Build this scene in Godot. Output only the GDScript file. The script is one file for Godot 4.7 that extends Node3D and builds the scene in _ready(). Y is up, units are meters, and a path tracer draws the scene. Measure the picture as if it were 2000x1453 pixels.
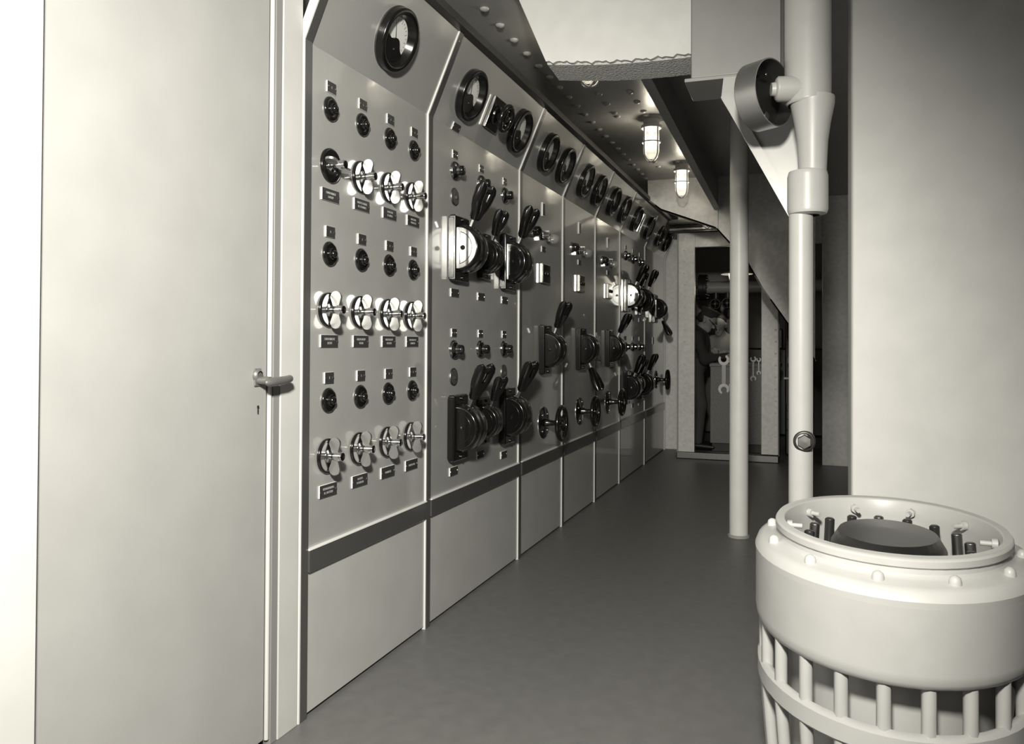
extends Node3D
# Ship's engine control passage: a long switchboard on the left, a steel deck overhead, a workshop door at the far end.
# x = out from the switchboard face (x = 0), y = up, -z = along the passage. Metres.

const FOCAL := 1560.0          # pixels of the 2000 x 1453 frame
const CENTRE := Vector2(1027.0, 650.0)
var eye := Vector3(1.4408, 1.15, 0.0)
var turn := Basis()
var names := {}
var M := {}
var rng := RandomNumberGenerator.new()

# ---------------------------------------------------------------- shapes
class Shape:
	var v := PackedVector3Array()
	var n := PackedVector3Array()
	var t := Transform3D()
	func tri(a: Vector3, b: Vector3, c: Vector3, na: Vector3, nb: Vector3, nc: Vector3) -> void:
		var flip := (b - a).cross(c - a).dot(na + nb + nc) > 0.0
		v.append(t * a)
		v.append(t * (c if flip else b))
		v.append(t * (b if flip else c))
		n.append((t.basis * na).normalized())
		n.append((t.basis * (nc if flip else nb)).normalized())
		n.append((t.basis * (nb if flip else nc)).normalized())
	func quad(a: Vector3, b: Vector3, c: Vector3, d: Vector3, na: Vector3, nb: Vector3, nc: Vector3, nd: Vector3) -> void:
		tri(a, b, c, na, nb, nc)
		tri(a, c, d, na, nc, nd)
	func flat(a: Vector3, b: Vector3, c: Vector3, d: Vector3, away: Vector3) -> void:
		var m := (b - a).cross(c - a).normalized()
		if m.length() < 0.5:
			m = (c - a).cross(d - a).normalized()
		if m.dot((a + b + c + d) / 4.0 - away) < 0.0:
			m = -m
		quad(a, b, c, d, m, m, m, m)
	func box(c: Vector3, s: Vector3, b := 0.0) -> Shape:
		var h := s / 2.0
		b = minf(b, minf(h.x, minf(h.y, h.z)) * 0.95)
		var P := func(sg: Vector3, k: int) -> Vector3:
			var q := Vector3(h.x - b, h.y - b, h.z - b)
			q[k] = h[k]
			return c + q * sg
		for k in 3:
			var i := (k + 1) % 3
			var j := (k + 2) % 3
			for sk in [-1.0, 1.0]:
				var nn := Vector3.ZERO
				nn[k] = sk
				var q := []
				for ij in [[-1.0, -1.0], [1.0, -1.0], [1.0, 1.0], [-1.0, 1.0]]:
					var sg := Vector3.ZERO
					sg[k] = sk
					sg[i] = ij[0]
					sg[j] = ij[1]
					q.append(P.call(sg, k))
				quad(q[0], q[1], q[2], q[3], nn, nn, nn, nn)
				if b > 0.0:
					for si in [-1.0, 1.0]:
						var ni := Vector3.ZERO
						ni[i] = si
						var s0 := Vector3.ZERO
						s0[k] = sk
						s0[i] = si
						s0[j] = -1.0
						var s1 := s0
						s1[j] = 1.0
						quad(P.call(s0, k), P.call(s1, k), P.call(s1, i), P.call(s0, i), nn, nn, ni, ni)
		if b > 0.0:
			for sx in [-1.0, 1.0]:
				for sy in [-1.0, 1.0]:
					for sz in [-1.0, 1.0]:
						var sg := Vector3(sx, sy, sz)
						tri(P.call(sg, 0), P.call(sg, 1), P.call(sg, 2), Vector3(sx, 0, 0), Vector3(0, sy, 0), Vector3(0, 0, sz))
		return self
	# profile of (radius, height) turned about axis ax through o
	func lathe(pr: Array, o: Vector3, ax: Vector3, seg := 24, a0 := 0.0, a1 := TAU, u := Vector3.ZERO) -> Shape:
		ax = ax.normalized()
		if u == Vector3.ZERO:
			u = Vector3.UP if absf(ax.y) < 0.8 else Vector3.RIGHT
		u = (u - ax * u.dot(ax)).normalized()
		var w := ax.cross(u)
		var sn := []
		for k in pr.size() - 1:
			var d: Vector2 = pr[k + 1] - pr[k]
			sn.append(Vector2(d.y, -d.x).normalized())
		var shut: bool = pr[0].distance_to(pr[-1]) < 0.00001
		for k in pr.size() - 1:
			if pr[k].distance_to(pr[k + 1]) < 0.000001:
				continue
			var before: Vector2 = sn[k]
			var after: Vector2 = sn[k]
			var kp := k - 1 if k > 0 else (pr.size() - 2 if shut else -1)
			var kn := k + 1 if k < pr.size() - 2 else (0 if shut else -1)
			var own: float = pr[k].distance_to(pr[k + 1])
			for side in 2:
				var o2: int = kp if side == 0 else kn
				if o2 < 0 or sn[o2].dot(sn[k]) < 0.6: continue
				var other: float = pr[o2].distance_to(pr[o2 + 1])
				var joint: Vector2 = (sn[o2] + sn[k]).normalized()
				if other > own * 2.5: joint = sn[o2]
				elif own > other * 2.5: joint = sn[k]
				if side == 0: before = joint
				else: after = joint
			for s in seg:
				var t0 := lerpf(a0, a1, float(s) / seg)
				var t1 := lerpf(a0, a1, float(s + 1) / seg)
				var d0 := u * cos(t0) + w * sin(t0)
				var d1 := u * cos(t1) + w * sin(t1)
				var p: Vector2 = pr[k]
				var q: Vector2 = pr[k + 1]
				quad(o + d0 * p.x + ax * p.y, o + d1 * p.x + ax * p.y, o + d1 * q.x + ax * q.y, o + d0 * q.x + ax * q.y,
					d0 * before.x + ax * before.y, d1 * before.x + ax * before.y, d1 * after.x + ax * after.y, d0 * after.x + ax * after.y)
		return self
	func rod(a: Vector3, b: Vector3, r: float, seg := 12, edge := 0.0) -> Shape:
		var l := a.distance_to(b)
		if edge <= 0.0:
			return lathe([Vector2(0, 0), Vector2(r, 0), Vector2(r, l), Vector2(0, l)], a, b - a, seg)
		return lathe([Vector2(0, 0), Vector2(r - edge, 0), Vector2(r, edge), Vector2(r, l - edge), Vector2(r - edge, l), Vector2(0, l)], a, b - a, seg)
	func ball(c: Vector3, r: Vector3, seg := 12, rings := 8) -> Shape:
		for j in rings:
			for i in seg:
				var q := []
				for ji in [[j, i], [j, i + 1], [j + 1, i + 1], [j + 1, i]]:
					var th: float = PI * ji[0] / rings
					var ph: float = TAU * ji[1] / seg
					q.append(Vector3(sin(th) * cos(ph), cos(th), sin(th) * sin(ph)))
				quad(c + q[0] * r, c + q[1] * r, c + q[2] * r, c + q[3] * r, q[0] / r, q[1] / r, q[2] / r, q[3] / r)
		return self
	# round bar along points with a radius at each
	func bar(pts: Array, rad: Array, seg := 10) -> Shape:
		var last: int = pts.size() - 1
		var up := Vector3.UP
		var rings := []
		for k in pts.size():
			var d: Vector3 = (pts[mini(k + 1, last)] - pts[maxi(k - 1, 0)]).normalized()
			var u := (up - d * up.dot(d))
			if u.length() < 0.15:
				u = Vector3.RIGHT - d * d.x
			u = u.normalized()
			var w := d.cross(u)
			var ring := []
			for s in seg:
				var a := TAU * s / seg
				ring.append(u * cos(a) + w * sin(a))
			rings.append(ring)
			up = u
		for k in last:
			for s in seg:
				var s2 := (s + 1) % seg
				quad(pts[k] + rings[k][s] * rad[k], pts[k] + rings[k][s2] * rad[k], pts[k + 1] + rings[k + 1][s2] * rad[k + 1], pts[k + 1] + rings[k + 1][s] * rad[k + 1],
					rings[k][s], rings[k][s2], rings[k + 1][s2], rings[k + 1][s])
		for e in [0, last]:
			var d: Vector3 = (pts[1] - pts[0]).normalized() * -1.0 if e == 0 else (pts[last] - pts[last - 1]).normalized()
			for s in seg:
				var s2 := (s + 1) % seg
				tri(pts[e] + d * rad[e] * 0.6, pts[e] + rings[e][s] * rad[e], pts[e] + rings[e][s2] * rad[e], d, rings[e][s], rings[e][s2])
		return self
	# polygon in (a, b) directions, thickened along c from d0 to d1
	func slab(poly: PackedVector2Array, o: Vector3, a: Vector3, b: Vector3, c: Vector3, d0: float, d1: float) -> Shape:
		var idx := Geometry2D.triangulate_polygon(poly)
		for k in range(0, idx.size(), 3):
			for d in [d0, d1]:
				var nn := c * signf(d - (d0 + d1) / 2.0)
				var q := []
				for m in 3:
					var p := poly[idx[k + m]]
					q.append(o + a * p.x + b * p.y + c * d)
				tri(q[0], q[1], q[2], nn, nn, nn)
		var area := 0.0
		for k in poly.size():
			area += poly[k].cross(poly[(k + 1) % poly.size()])
		for k in poly.size():
			var p := poly[k]
			var q := poly[(k + 1) % poly.size()]
			var e := (q - p).normalized()
			var m2 := Vector2(e.y, -e.x) * signf(area)
			var m := a * m2.x + b * m2.y
			var p3 := o + a * p.x + b * p.y
			var q3 := o + a * q.x + b * q.y
			quad(p3 + c * d0, q3 + c * d0, q3 + c * d1, p3 + c * d1, m, m, m, m)
		return self
	func mesh(m: Material) -> ArrayMesh:
		var arr := []
		arr.resize(Mesh.ARRAY_MAX)
		arr[Mesh.ARRAY_VERTEX] = v
		arr[Mesh.ARRAY_NORMAL] = n
		var am := ArrayMesh.new()
		am.add_surface_from_arrays(Mesh.PRIMITIVE_TRIANGLES, arr)
		am.surface_set_material(0, m)
		return am

func V2(a: float, b: float) -> Vector2:
	return Vector2(a, b)

# ---------------------------------------------------------------- nodes
func numbered(called: String) -> String:
	names[called] = names.get(called, -1) + 1
	return called if names[called] == 0 else "%s_%03d" % [called, names[called]]

func obj(called: String, s: Shape, m: Material, parent: Node = self) -> MeshInstance3D:
	var o := MeshInstance3D.new()
	o.name = numbered(called) if parent == self else called
	o.mesh = s.mesh(m)
	o.cast_shadow = GeometryInstance3D.SHADOW_CASTING_SETTING_ON
	parent.add_child(o, true)
	return o

func tag(o: Node, label: String, category: String, group := "", kind := "") -> Node:
	if label: o.set_meta("label", label)
	if category: o.set_meta("category", category)
	if group: o.set_meta("group", group)
	if kind: o.set_meta("kind", kind)
	return o

func thing(called: String, at: Vector3, label: String, category: String, group := "") -> Node3D:
	var o := Node3D.new()
	o.name = numbered(called)
	add_child(o)
	o.position = at
	tag(o, label, category, group)
	return o

func copy(src: Node3D, called: String, at: Vector3, label: String, group := "") -> Node3D:
	var o: Node3D = src.duplicate()
	o.name = numbered(called)
	add_child(o)
	o.position = at
	o.set_meta("label", label)
	if group: o.set_meta("group", group)
	return o

func struct(called: String, label: String, category: String) -> Node3D:
	var o := Node3D.new()
	o.name = called
	add_child(o)
	tag(o, label, category, "", "structure")
	return o

# ---------------------------------------------------------------- pixels to places
func ray(px: float, py: float) -> Vector3:
	return turn * Vector3((px - CENTRE.x) / FOCAL, -(py - CENTRE.y) / FOCAL, -1.0)
func on_x(px: float, py: float, x0: float) -> Vector3:
	var d := ray(px, py)
	return eye + d * ((x0 - eye.x) / d.x)
func on_y(px: float, py: float, y0: float) -> Vector3:
	var d := ray(px, py)
	return eye + d * ((y0 - eye.y) / d.y)
func on_z(px: float, py: float, s: float) -> Vector3:
	var d := ray(px, py)
	return eye + d * (-s / d.z)
func on_d(px: float, py: float, depth: float) -> Vector3:
	return eye + ray(px, py) * depth

# ---------------------------------------------------------------- materials
func mat(key: String, g: float, rough: float, metal := 0.0, coat := 0.0, coat_rough := 0.05) -> StandardMaterial3D:
	var m := StandardMaterial3D.new()
	m.albedo_color = Color(g, g, g)
	m.roughness = rough
	m.metallic = metal
	if coat > 0.0:
		m.clearcoat_enabled = true
		m.clearcoat = coat
		m.clearcoat_roughness = coat_rough
	M[key] = m
	return m

func noise_tex(seed_: int, freq: float, lo: float, hi: float, octaves := 4, bump := false, strength := 2.0, sharp := false) -> NoiseTexture2D:
	var f := FastNoiseLite.new()
	f.seed = seed_
	f.frequency = freq
	f.fractal_octaves = octaves
	f.noise_type = FastNoiseLite.TYPE_SIMPLEX_SMOOTH
	var t := NoiseTexture2D.new()
	t.width = 512
	t.height = 512
	t.seamless = true
	t.noise = f
	if bump:
		t.as_normal_map = true
		t.bump_strength = strength
	else:
		var g := Gradient.new()
		g.set_color(0, Color(lo, lo, lo))
		g.set_color(1, Color(hi, hi, hi))
		if sharp:
			g.set_offset(0, 0.52)
			g.set_offset(1, 0.72)
		t.color_ramp = g
	return t

func grain(m: StandardMaterial3D, tex: Texture2D, scale: float, normal: Texture2D = null, depth := 0.3) -> void:
	if tex: m.albedo_texture = tex
	if normal:
		m.normal_enabled = true
		m.normal_texture = normal
		m.normal_scale = depth
	m.uv1_triplanar = true
	m.uv1_world_triplanar = true
	m.uv1_scale = Vector3.ONE * scale

func make_materials() -> void:
	var soft := noise_tex(3, 0.012, 0.955, 1.0)
	var speck := noise_tex(9, 0.05, 0.80, 1.0, 5)
	var patch := noise_tex(21, 0.035, 0.90, 1.0, 5)
	var orange := noise_tex(5, 0.02, 0, 1, 3, true, 1.2)
	var rough := noise_tex(6, 0.05, 0, 1, 5, true, 6.0)
	grain(mat("board", 0.59, 0.34, 0.0, 1.0, 0.06), soft, 0.7, orange, 0.03)
	grain(mat("base_paint", 0.70, 0.40, 0.0, 0.6, 0.08), soft, 0.7, orange, 0.03)
	mat("strip", 0.27, 0.35, 0.0, 0.6, 0.1)
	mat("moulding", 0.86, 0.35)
	grain(mat("door", 0.60, 0.42), soft, 0.6)
	grain(mat("frame", 0.74, 0.45), soft, 0.6)
	mat("bakelite", 0.07, 0.16, 0.0, 0.6, 0.04)
	mat("meter_black", 0.05, 0.22, 0.0, 0.25, 0.06)
	mat("ebony", 0.06, 0.2, 0.0, 0.4, 0.06)
	mat("chrome", 0.86, 0.12, 1.0)
	mat("wing_metal", 0.88, 0.36, 1.0)
	mat("handle_metal", 0.46, 0.42, 0.5)
	mat("dark_chrome", 0.62, 0.15, 1.0)
	mat("stop_grey", 0.50, 0.45)
	mat("steel", 0.62, 0.28, 1.0)
	mat("dull_steel", 0.48, 0.42, 1.0)
	mat("mirror_plate", 0.75, 0.16, 1.0)
	mat("enamel", 0.19, 0.45)
	mat("letters", 0.62, 0.6)
	mat("dial", 0.86, 0.55)
	mat("dial_ink", 0.16, 0.6)
	grain(mat("white", 0.90, 0.4), soft, 1.1)
	grain(mat("cream", 0.86, 0.5), soft, 0.8)
	grain(mat("bulkhead", 0.96, 0.33), patch, 0.9, rough, 0.02)
	grain(mat("grey_paint", 0.66, 0.42), soft, 1.0, orange, 0.06)
	grain(mat("deck_head", 0.68, 0.34), soft, 0.9, orange, 0.12)
	grain(mat("trunk_grey", 0.55, 0.35), soft, 1.0)
	grain(mat("column_white", 0.69, 0.4), soft, 1.1)
	mat("band_steel", 0.74, 0.36, 1.0)
	grain(mat("floor", 0.40, 0.45), noise_tex(12, 0.03, 0.92, 1.0, 5), 0.8, orange, 0.05)
	grain(mat("lagging", 0.82, 0.9), speck, 3.0, rough, 1.0)
	grain(mat("canvas", 0.80, 0.7), soft, 1.2)
	grain(mat("outer_paint", 0.45, 0.5), soft, 1.0)
	mat("dark_paint", 0.20, 0.4)
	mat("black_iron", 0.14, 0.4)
	grain(mat("machine_grey", 0.64, 0.35), soft, 1.5)
	mat("interior", 0.12, 0.5)
	grain(mat("bench_grey", 0.56, 0.5), speck, 2.0)
	mat("cloth_dark", 0.22, 0.9)
	mat("cloth_shirt", 0.62, 0.9)
	mat("cloth_grey", 0.30, 0.9)
	mat("skin", 0.60, 0.55)
	mat("hair", 0.14, 0.6)
	mat("leather", 0.1, 0.35)
	mat("jaw_glint", 0.97, 0.3)  # near-white colour stands in for flash glinting on polished steel jaws
	mat("paper", 0.9, 0.8)
	var gl := mat("glass", 0.95, 0.03)
	gl.transparency = BaseMaterial3D.TRANSPARENCY_ALPHA
	gl.albedo_color = Color(0.5, 0.5, 0.5, 0.02)
	gl.metallic_specular = 0.2
	var gm := mat("lens_clear", 0.9, 0.05)
	gm.transparency = BaseMaterial3D.TRANSPARENCY_ALPHA
	gm.albedo_color = Color(0.75, 0.75, 0.75, 0.25)
	var lg := mat("lamp_glass", 0.92, 0.12)
	lg.transparency = BaseMaterial3D.TRANSPARENCY_ALPHA
	lg.albedo_color = Color(0.92, 0.92, 0.92, 0.14)
	mat("lens_dark", 0.12, 0.08, 0.0, 1.0, 0.03)
	var bulb := mat("bulb", 0.95, 0.3)
	bulb.emission_enabled = true
	bulb.emission = Color(1.0, 0.97, 0.88)
	bulb.emission_energy_multiplier = 1.3

# ================================================================ scene
func _ready() -> void:
	rng.seed = 20
	turn = Basis.from_euler(Vector3(deg_to_rad(0.7265), deg_to_rad(19.241), deg_to_rad(0.2908)))
	var cam := Camera3D.new()
	cam.name = "camera"
	add_child(cam)
	cam.transform = Transform3D(turn, eye)
	var near := 0.05
	cam.set_frustum(near * 1453.0 / FOCAL, Vector2((1000.0 - CENTRE.x) / FOCAL, -(726.5 - CENTRE.y) / FOCAL) * near, near, 60.0)
	cam.current = true
	var we := WorldEnvironment.new()
	we.name = "environment"
	var env := Environment.new()
	env.background_mode = Environment.BG_COLOR
	env.background_color = Color(0, 0, 0)
	env.tonemap_mode = Environment.TONE_MAPPER_LINEAR
	env.tonemap_exposure = 1.0
	env.sdfgi_enabled = true
	env.ssao_enabled = true
	env.ssil_enabled = true
	we.environment = env
	add_child(we)
	# the photographer's flash: held high over the camera
	var flash := SpotLight3D.new()
	flash.name = "flash"
	flash.light_size = 0.11
	flash.light_color = Color(1.0, 0.985, 0.93)
	flash.light_energy = 20.0
	flash.spot_range = 40.0
	flash.spot_angle = 54.0
	flash.spot_angle_attenuation = 1.0
	flash.spot_attenuation = 2.0
	flash.shadow_enabled = true
	add_child(flash)
	flash.look_at_from_position(Vector3(1.37, 1.99, 0.12), Vector3(-0.1, 0.6, -2.3))
	make_materials()
	build_room()
	build_door()
	build_switchboard()
	build_overhead()
	build_lamps()
	build_right_side()
	build_far_end()
	build_people()

func sbox(called: String, lo: Vector3, hi: Vector3, m: Material, label: String, category: String, bevel := 0.0) -> MeshInstance3D:
	var o := obj(called, Shape.new().box((lo + hi) / 2.0, hi - lo, bevel), m)
	tag(o, label, category, "", "structure")
	return o

func build_room() -> void:
	sbox("floor", Vector3(-0.4, -0.1, -12.4), Vector3(3.0, 0.0, 1.6), M.floor, "dark smooth floor of the passage", "floor")
	var ceil := sbox("ceiling", Vector3(-0.4, 2.57, -12.4), Vector3(3.0, 2.67, 1.6), M.deck_head, "dark glossy riveted steel deck overhead", "ceiling")
	var rv := Shape.new().lathe([V2(0.021, 0), V2(0.019, 0.006), V2(0.013, 0.011), V2(0.0, 0.013)], Vector3.ZERO, Vector3.DOWN, 12).mesh(M.deck_head)
	var spots := []
	for k in 30:
		spots.append(Vector2(0.155, 2.58 + 0.183 * k))
	for s in [4.41, 4.605, 4.80, 4.885, 6.2, 6.38]:
		spots.append(Vector2(0.335, s))
		spots.append(Vector2(0.512, s + 0.02))
	for p in spots:
		if p.y > 6.8: continue
		var r := MeshInstance3D.new()
		r.name = "rivet"
		r.mesh = rv
		ceil.add_child(r, true)
		r.position = Vector3(p.x, 2.57, -p.y)
	sbox("wall_left", Vector3(-0.5, 0, -12.4), Vector3(-0.35, 2.57, 1.6), M.grey_paint, "painted steel wall behind the switchboard", "wall")
	sbox("wall_back", Vector3(-0.4, 0, 1.3), Vector3(3.0, 2.57, 1.5), M.cream, "pale wall across the near end of the passage", "wall")
	sbox("wall_outer", Vector3(2.8, 0, -12.4), Vector3(2.95, 2.57, 1.5), M.outer_paint, "pale outer wall of the engine room", "wall")
	sbox("wall_casing", Vector3(1.60, 0, -3.35), Vector3(2.79, 2.57, -3.15), M.cream, "plain cream casing wall to the right of the passage", "wall", 0.015)
	sbox("wall_workshop", Vector3(-0.35, 0, -12.3), Vector3(2.8, 2.57, -12.15), M.grey_paint, "grey rear wall of the workshop", "wall")

# ---------------------------------------------------------------- the pale door left of the board
func build_door() -> void:
	var d := struct("door_1", "pale grey steel door with lever handle beside the switchboard", "door")
	obj("door_leaf", Shape.new().box(Vector3(-0.02, 1.24, -1.54), Vector3(0.03, 2.44, 0.735), 0.004), M.door, d)
	obj("edge_bead", Shape.new().rod(Vector3(-0.004, 0.02, -1.916), Vector3(-0.004, 2.46, -1.916), 0.007, 10), M.frame, d)
	var hd := Node3D.new()
	hd.name = "door_handle"
	d.add_child(hd)
	hd.position = Vector3(-0.005, 1.05, -1.862)
	hd.set_meta("label", "dull metal lever handle")
	obj("escutcheon", Shape.new().lathe([V2(0.019, 0), V2(0.019, 0.005), V2(0.015, 0.010), V2(0.012, 0.012)], Vector3(0, 0.006, 0), Vector3.RIGHT, 20).box(Vector3(0.003, 0.0, 0), Vector3(0.006, 0.05, 0.03), 0.0028), M.handle_metal, hd)
	obj("spindle", Shape.new().rod(Vector3(0, -0.008, 0), Vector3(0.045, -0.008, 0), 0.011, 14), M.handle_metal, hd)
	obj("lever", Shape.new().bar([Vector3(0.044, -0.013, 0.016), Vector3(0.05, -0.012, 0.008), Vector3(0.05, -0.011, -0.02), Vector3(0.05, -0.009, -0.06), Vector3(0.046, -0.006, -0.088), Vector3(0.042, -0.005, -0.097)],
		[0.009, 0.0125, 0.0125, 0.0115, 0.0105, 0.006], 14), M.handle_metal, hd)
	obj("keyhole", Shape.new().rod(Vector3(0.0045, -0.082, 0), Vector3(0.006, -0.082, 0), 0.004, 10).box(Vector3(0.0052, -0.094, 0), Vector3(0.0014, 0.012, 0.004)), M.interior, hd)
	var t := struct("trim_1", "grey door stop strip next to the pale frame post", "trim")
	obj("strip", Shape.new().box(Vector3(-0.012, 1.285, -1.94), Vector3(0.03, 2.57, 0.03), 0.002), M.stop_grey, t)
	var p := struct("trim_2", "pale upright frame post between door and switchboard", "trim")
	obj("post", Shape.new().box(Vector3(-0.014, 1.285, -2.003), Vector3(0.04, 2.57, 0.094), 0.002), M.frame, p)
	var q := struct("trim_3", "pale upright hinge post on the near side of the door", "trim")
	obj("post", Shape.new().box(Vector3(-0.006, 1.285, -1.12), Vector3(0.06, 2.57, 0.1), 0.006), M.frame, q)
	sbox("wall_near", Vector3(-0.35, 0, -1.07), Vector3(-0.01, 2.57, 1.3), M.door, "pale panelled wall on the near side of the door", "wall")

# ---------------------------------------------------------------- switchboard
const EDGES := [2.075, 2.922, 4.022, 4.831, 5.658, 6.476, 7.57, 8.69]
const CREASE := 2.0726
const TOPX := 0.137
const TOPY := 2.392
const ORD := ["first", "second", "third", "fourth", "fifth", "sixth", "seventh"]
var SLOPE := Vector3(TOPX, TOPY - CREASE, 0).normalized()
var FACING := Vector3(TOPY - CREASE, -TOPX, 0).normalized()

func on_slope(s: float, t: float) -> Vector3:
	return Vector3(0, CREASE, -s) + SLOPE * t

func face_profile(pts: Array, z0: float, z1: float, thick: float) -> Shape:
	# sheet following (x, y) points, thickened backwards
	var s := Shape.new()
	var poly := PackedVector2Array()
	for p in pts: poly.append(p)
	for k in range(pts.size() - 1, -1, -1): poly.append(pts[k] + Vector2(-thick, 0.0 if k < pts.size() - 1 else 0.003))
	s.slab(poly, Vector3.ZERO, Vector3.RIGHT, Vector3.UP, Vector3.BACK, -z1, -z0)
	return s

func build_switchboard() -> void:
	var top_t := Vector2(TOPX, TOPY)
	var group := "upright panels of the switchboard"
	var lab := ["glossy grey switchboard panel with twelve winged rotary switches", "glossy grey switchboard panel with six black lever switches", "grey switchboard panel with the handwheel next to the six lever switches", "grey switchboard panel whose lever switch points down", "grey switchboard panel between the downward lever and the distant switches", "distant grey switchboard panel crowded with lever switches", "end panel of the switchboard against the white bulkhead"]
	for k in 7:
		var z0: float = EDGES[k] + 0.0222
		var z1: float = EDGES[k + 1] - 0.0215
		var p := thing("switchboard_panel", Vector3(0, 0, -(z0 + z1) / 2.0), lab[k], "switchboard", group)
		var o := Vector3(0, 0, (z0 + z1) / 2.0)
		var put := func(called: String, s: Shape, m: Material) -> MeshInstance3D:
			var mi := obj(called, s, m, p)
			mi.position = o
			return mi
		put.call("instrument_sheet", face_profile([V2(0, 0.512), V2(0, CREASE)], z0, z1, 0.02), M.board)
		put.call("meter_sheet", face_profile([V2(0, CREASE), top_t], z0, z1, 0.02), M.board)
		put.call("base_sheet", face_profile([V2(0, 0.012), V2(0, 0.440)], z0, z1, 0.02), M.base_paint)
		put.call("belt_rail", Shape.new().box(Vector3(0.002, 0.476, -(z0 + z1) / 2.0), Vector3(0.02, 0.068, z1 - z0), 0.003), M.strip)
		put.call("belt_lit_top", Shape.new().box(Vector3(0.004, 0.5125, -(z0 + z1) / 2.0), Vector3(0.02, 0.005, z1 - z0), 0.001), M.moulding)  # pale colour paints the rail's top face as lit by the flash
		# upright cover strip with a bright near edge, bent to follow the sloping top
		var e: float = EDGES[k]
		var w := 0.034
		put.call("cover_strip", face_profile([V2(0.007, 0.0), V2(0.007, CREASE), Vector2(TOPX + 0.006, TOPY)], e - 0.012, e - 0.012 + w, 0.03), M.strip)
		put.call("strip_moulding", face_profile([V2(0.0055, 0.0), V2(0.0055, CREASE), Vector2(TOPX + 0.0055, TOPY)], e - 0.0185, e - 0.0125, 0.03), M.moulding)
		put.call("strip_screw", Shape.new().lathe([V2(0.005, 0), V2(0.004, 0.003), V2(0, 0.004)], on_slope(e + 0.004, 0.315) + FACING * 0.006, FACING, 10), M.steel)
	# end moulding
	var ce := thing("end_moulding", Vector3(0, 0, -8.69), "bright metal edge at the far end of the switchboard", "trim")
	obj("edge_bar", face_profile([V2(0.012, 0.0), V2(0.012, CREASE), Vector2(TOPX + 0.012, TOPY)], 0.0, 0.02, 0.05), M.moulding, ce)
	var cap := thing("board_top_rail", Vector3(0, 0, -5.3), "dark angle bar along the top of the switchboard", "rail")
	obj("angle_bar", Shape.new().box(Vector3(TOPX + 0.012, TOPY + 0.019, 0), Vector3(0.05, 0.036, 6.9), 0.004), M.dark_paint, cap)
	obj("cover_plate", Shape.new().box(Vector3(-0.08, TOPY + 0.04, 0), Vector3(0.25, 0.01, 6.9), 0.002), M.grey_paint, cap)
	var end := thing("board_end_sheet", Vector3(-0.18, 0, -8.735), "sheet closing the far end of the switchboard", "sheet")
	obj("sheet", Shape.new().box(Vector3(0, 1.2, 0), Vector3(0.3, 2.4, 0.02), 0.002), M.grey_paint, end)
	build_first_panel()
	build_second_panel()
	build_middle_panels()
	build_far_panels()
	build_meters()

func make_button(at: Vector3, label: String, group: String) -> Node3D:
	var b := thing("push_button", at, label, "button", group)
	obj("base", Shape.new().lathe([V2(0.039, 0), V2(0.039, 0.005), V2(0.036, 0.009), V2(0.03, 0.0105), V2(0.019, 0.0085)], Vector3.ZERO, Vector3.RIGHT, 28), M.bakelite, b)
	obj("collar", Shape.new().lathe([V2(0.019, 0.006), V2(0.0195, 0.014), V2(0.0175, 0.018), V2(0.0155, 0.018), V2(0.015, 0.012)], Vector3.ZERO, Vector3.RIGHT, 22), M.bakelite, b)
	obj("button_cap", Shape.new().lathe([V2(0.0135, 0.008), V2(0.0135, 0.02), V2(0.011, 0.0255), V2(0.006, 0.028), V2(0, 0.0285)], Vector3.ZERO, Vector3.RIGHT, 20), M.ebony, b)
	obj("rim", Shape.new().lathe([V2(0.0405, 0), V2(0.0405, 0.0035), V2(0.0388, 0.004), V2(0.0388, 0)], Vector3.ZERO, Vector3.RIGHT, 28), M.dull_steel, b)
	return b

func make_rotary(at: Vector3, label: String, group: String) -> Node3D:
	var b := thing("rotary_switch", at, label, "switch", group)
	obj("base_ring", Shape.new().lathe([V2(0.056, 0), V2(0.056, 0.006), V2(0.053, 0.0095), V2(0.048, 0.0095), V2(0.047, 0.008)], Vector3.ZERO, Vector3.RIGHT, 32), M.bakelite, b)
	obj("dial_plate", Shape.new().lathe([V2(0.0475, 0.0075), V2(0.022, 0.008), V2(0, 0.008)], Vector3.ZERO, Vector3.RIGHT, 32), M.mirror_plate, b)
	var h := Node3D.new()
	h.name = "wing_handle"
	b.add_child(h)
	obj("hub", Shape.new().lathe([V2(0.022, 0.008), V2(0.021, 0.011), V2(0.0135, 0.014), V2(0.0125, 0.034), V2(0.0155, 0.037), V2(0.0155, 0.054), V2(0.013, 0.059), V2(0, 0.060)], Vector3.ZERO, Vector3.RIGHT, 20), M.chrome, h)
	for sg in [1.0, -1.0]:
		var poly := PackedVector2Array([V2(0.024, 0.0), V2(0.020, 0.016)])
		for k in 15:
			var a := lerpf(PI * 1.02, -PI * 0.02, k / 14.0)
			poly.append(V2(0.0305 + cos(a) * 0.0195, 0.040 + sin(a) * 0.020))
		poly.append(V2(0.043, 0.016))
		poly.append(V2(0.042, 0.0))
		for k in poly.size(): poly[k].y *= sg
		obj("wing", Shape.new().slab(poly, Vector3.ZERO, Vector3.RIGHT, Vector3.UP, Vector3.BACK, -0.004, 0.004), M.wing_metal, h)
	return b

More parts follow.
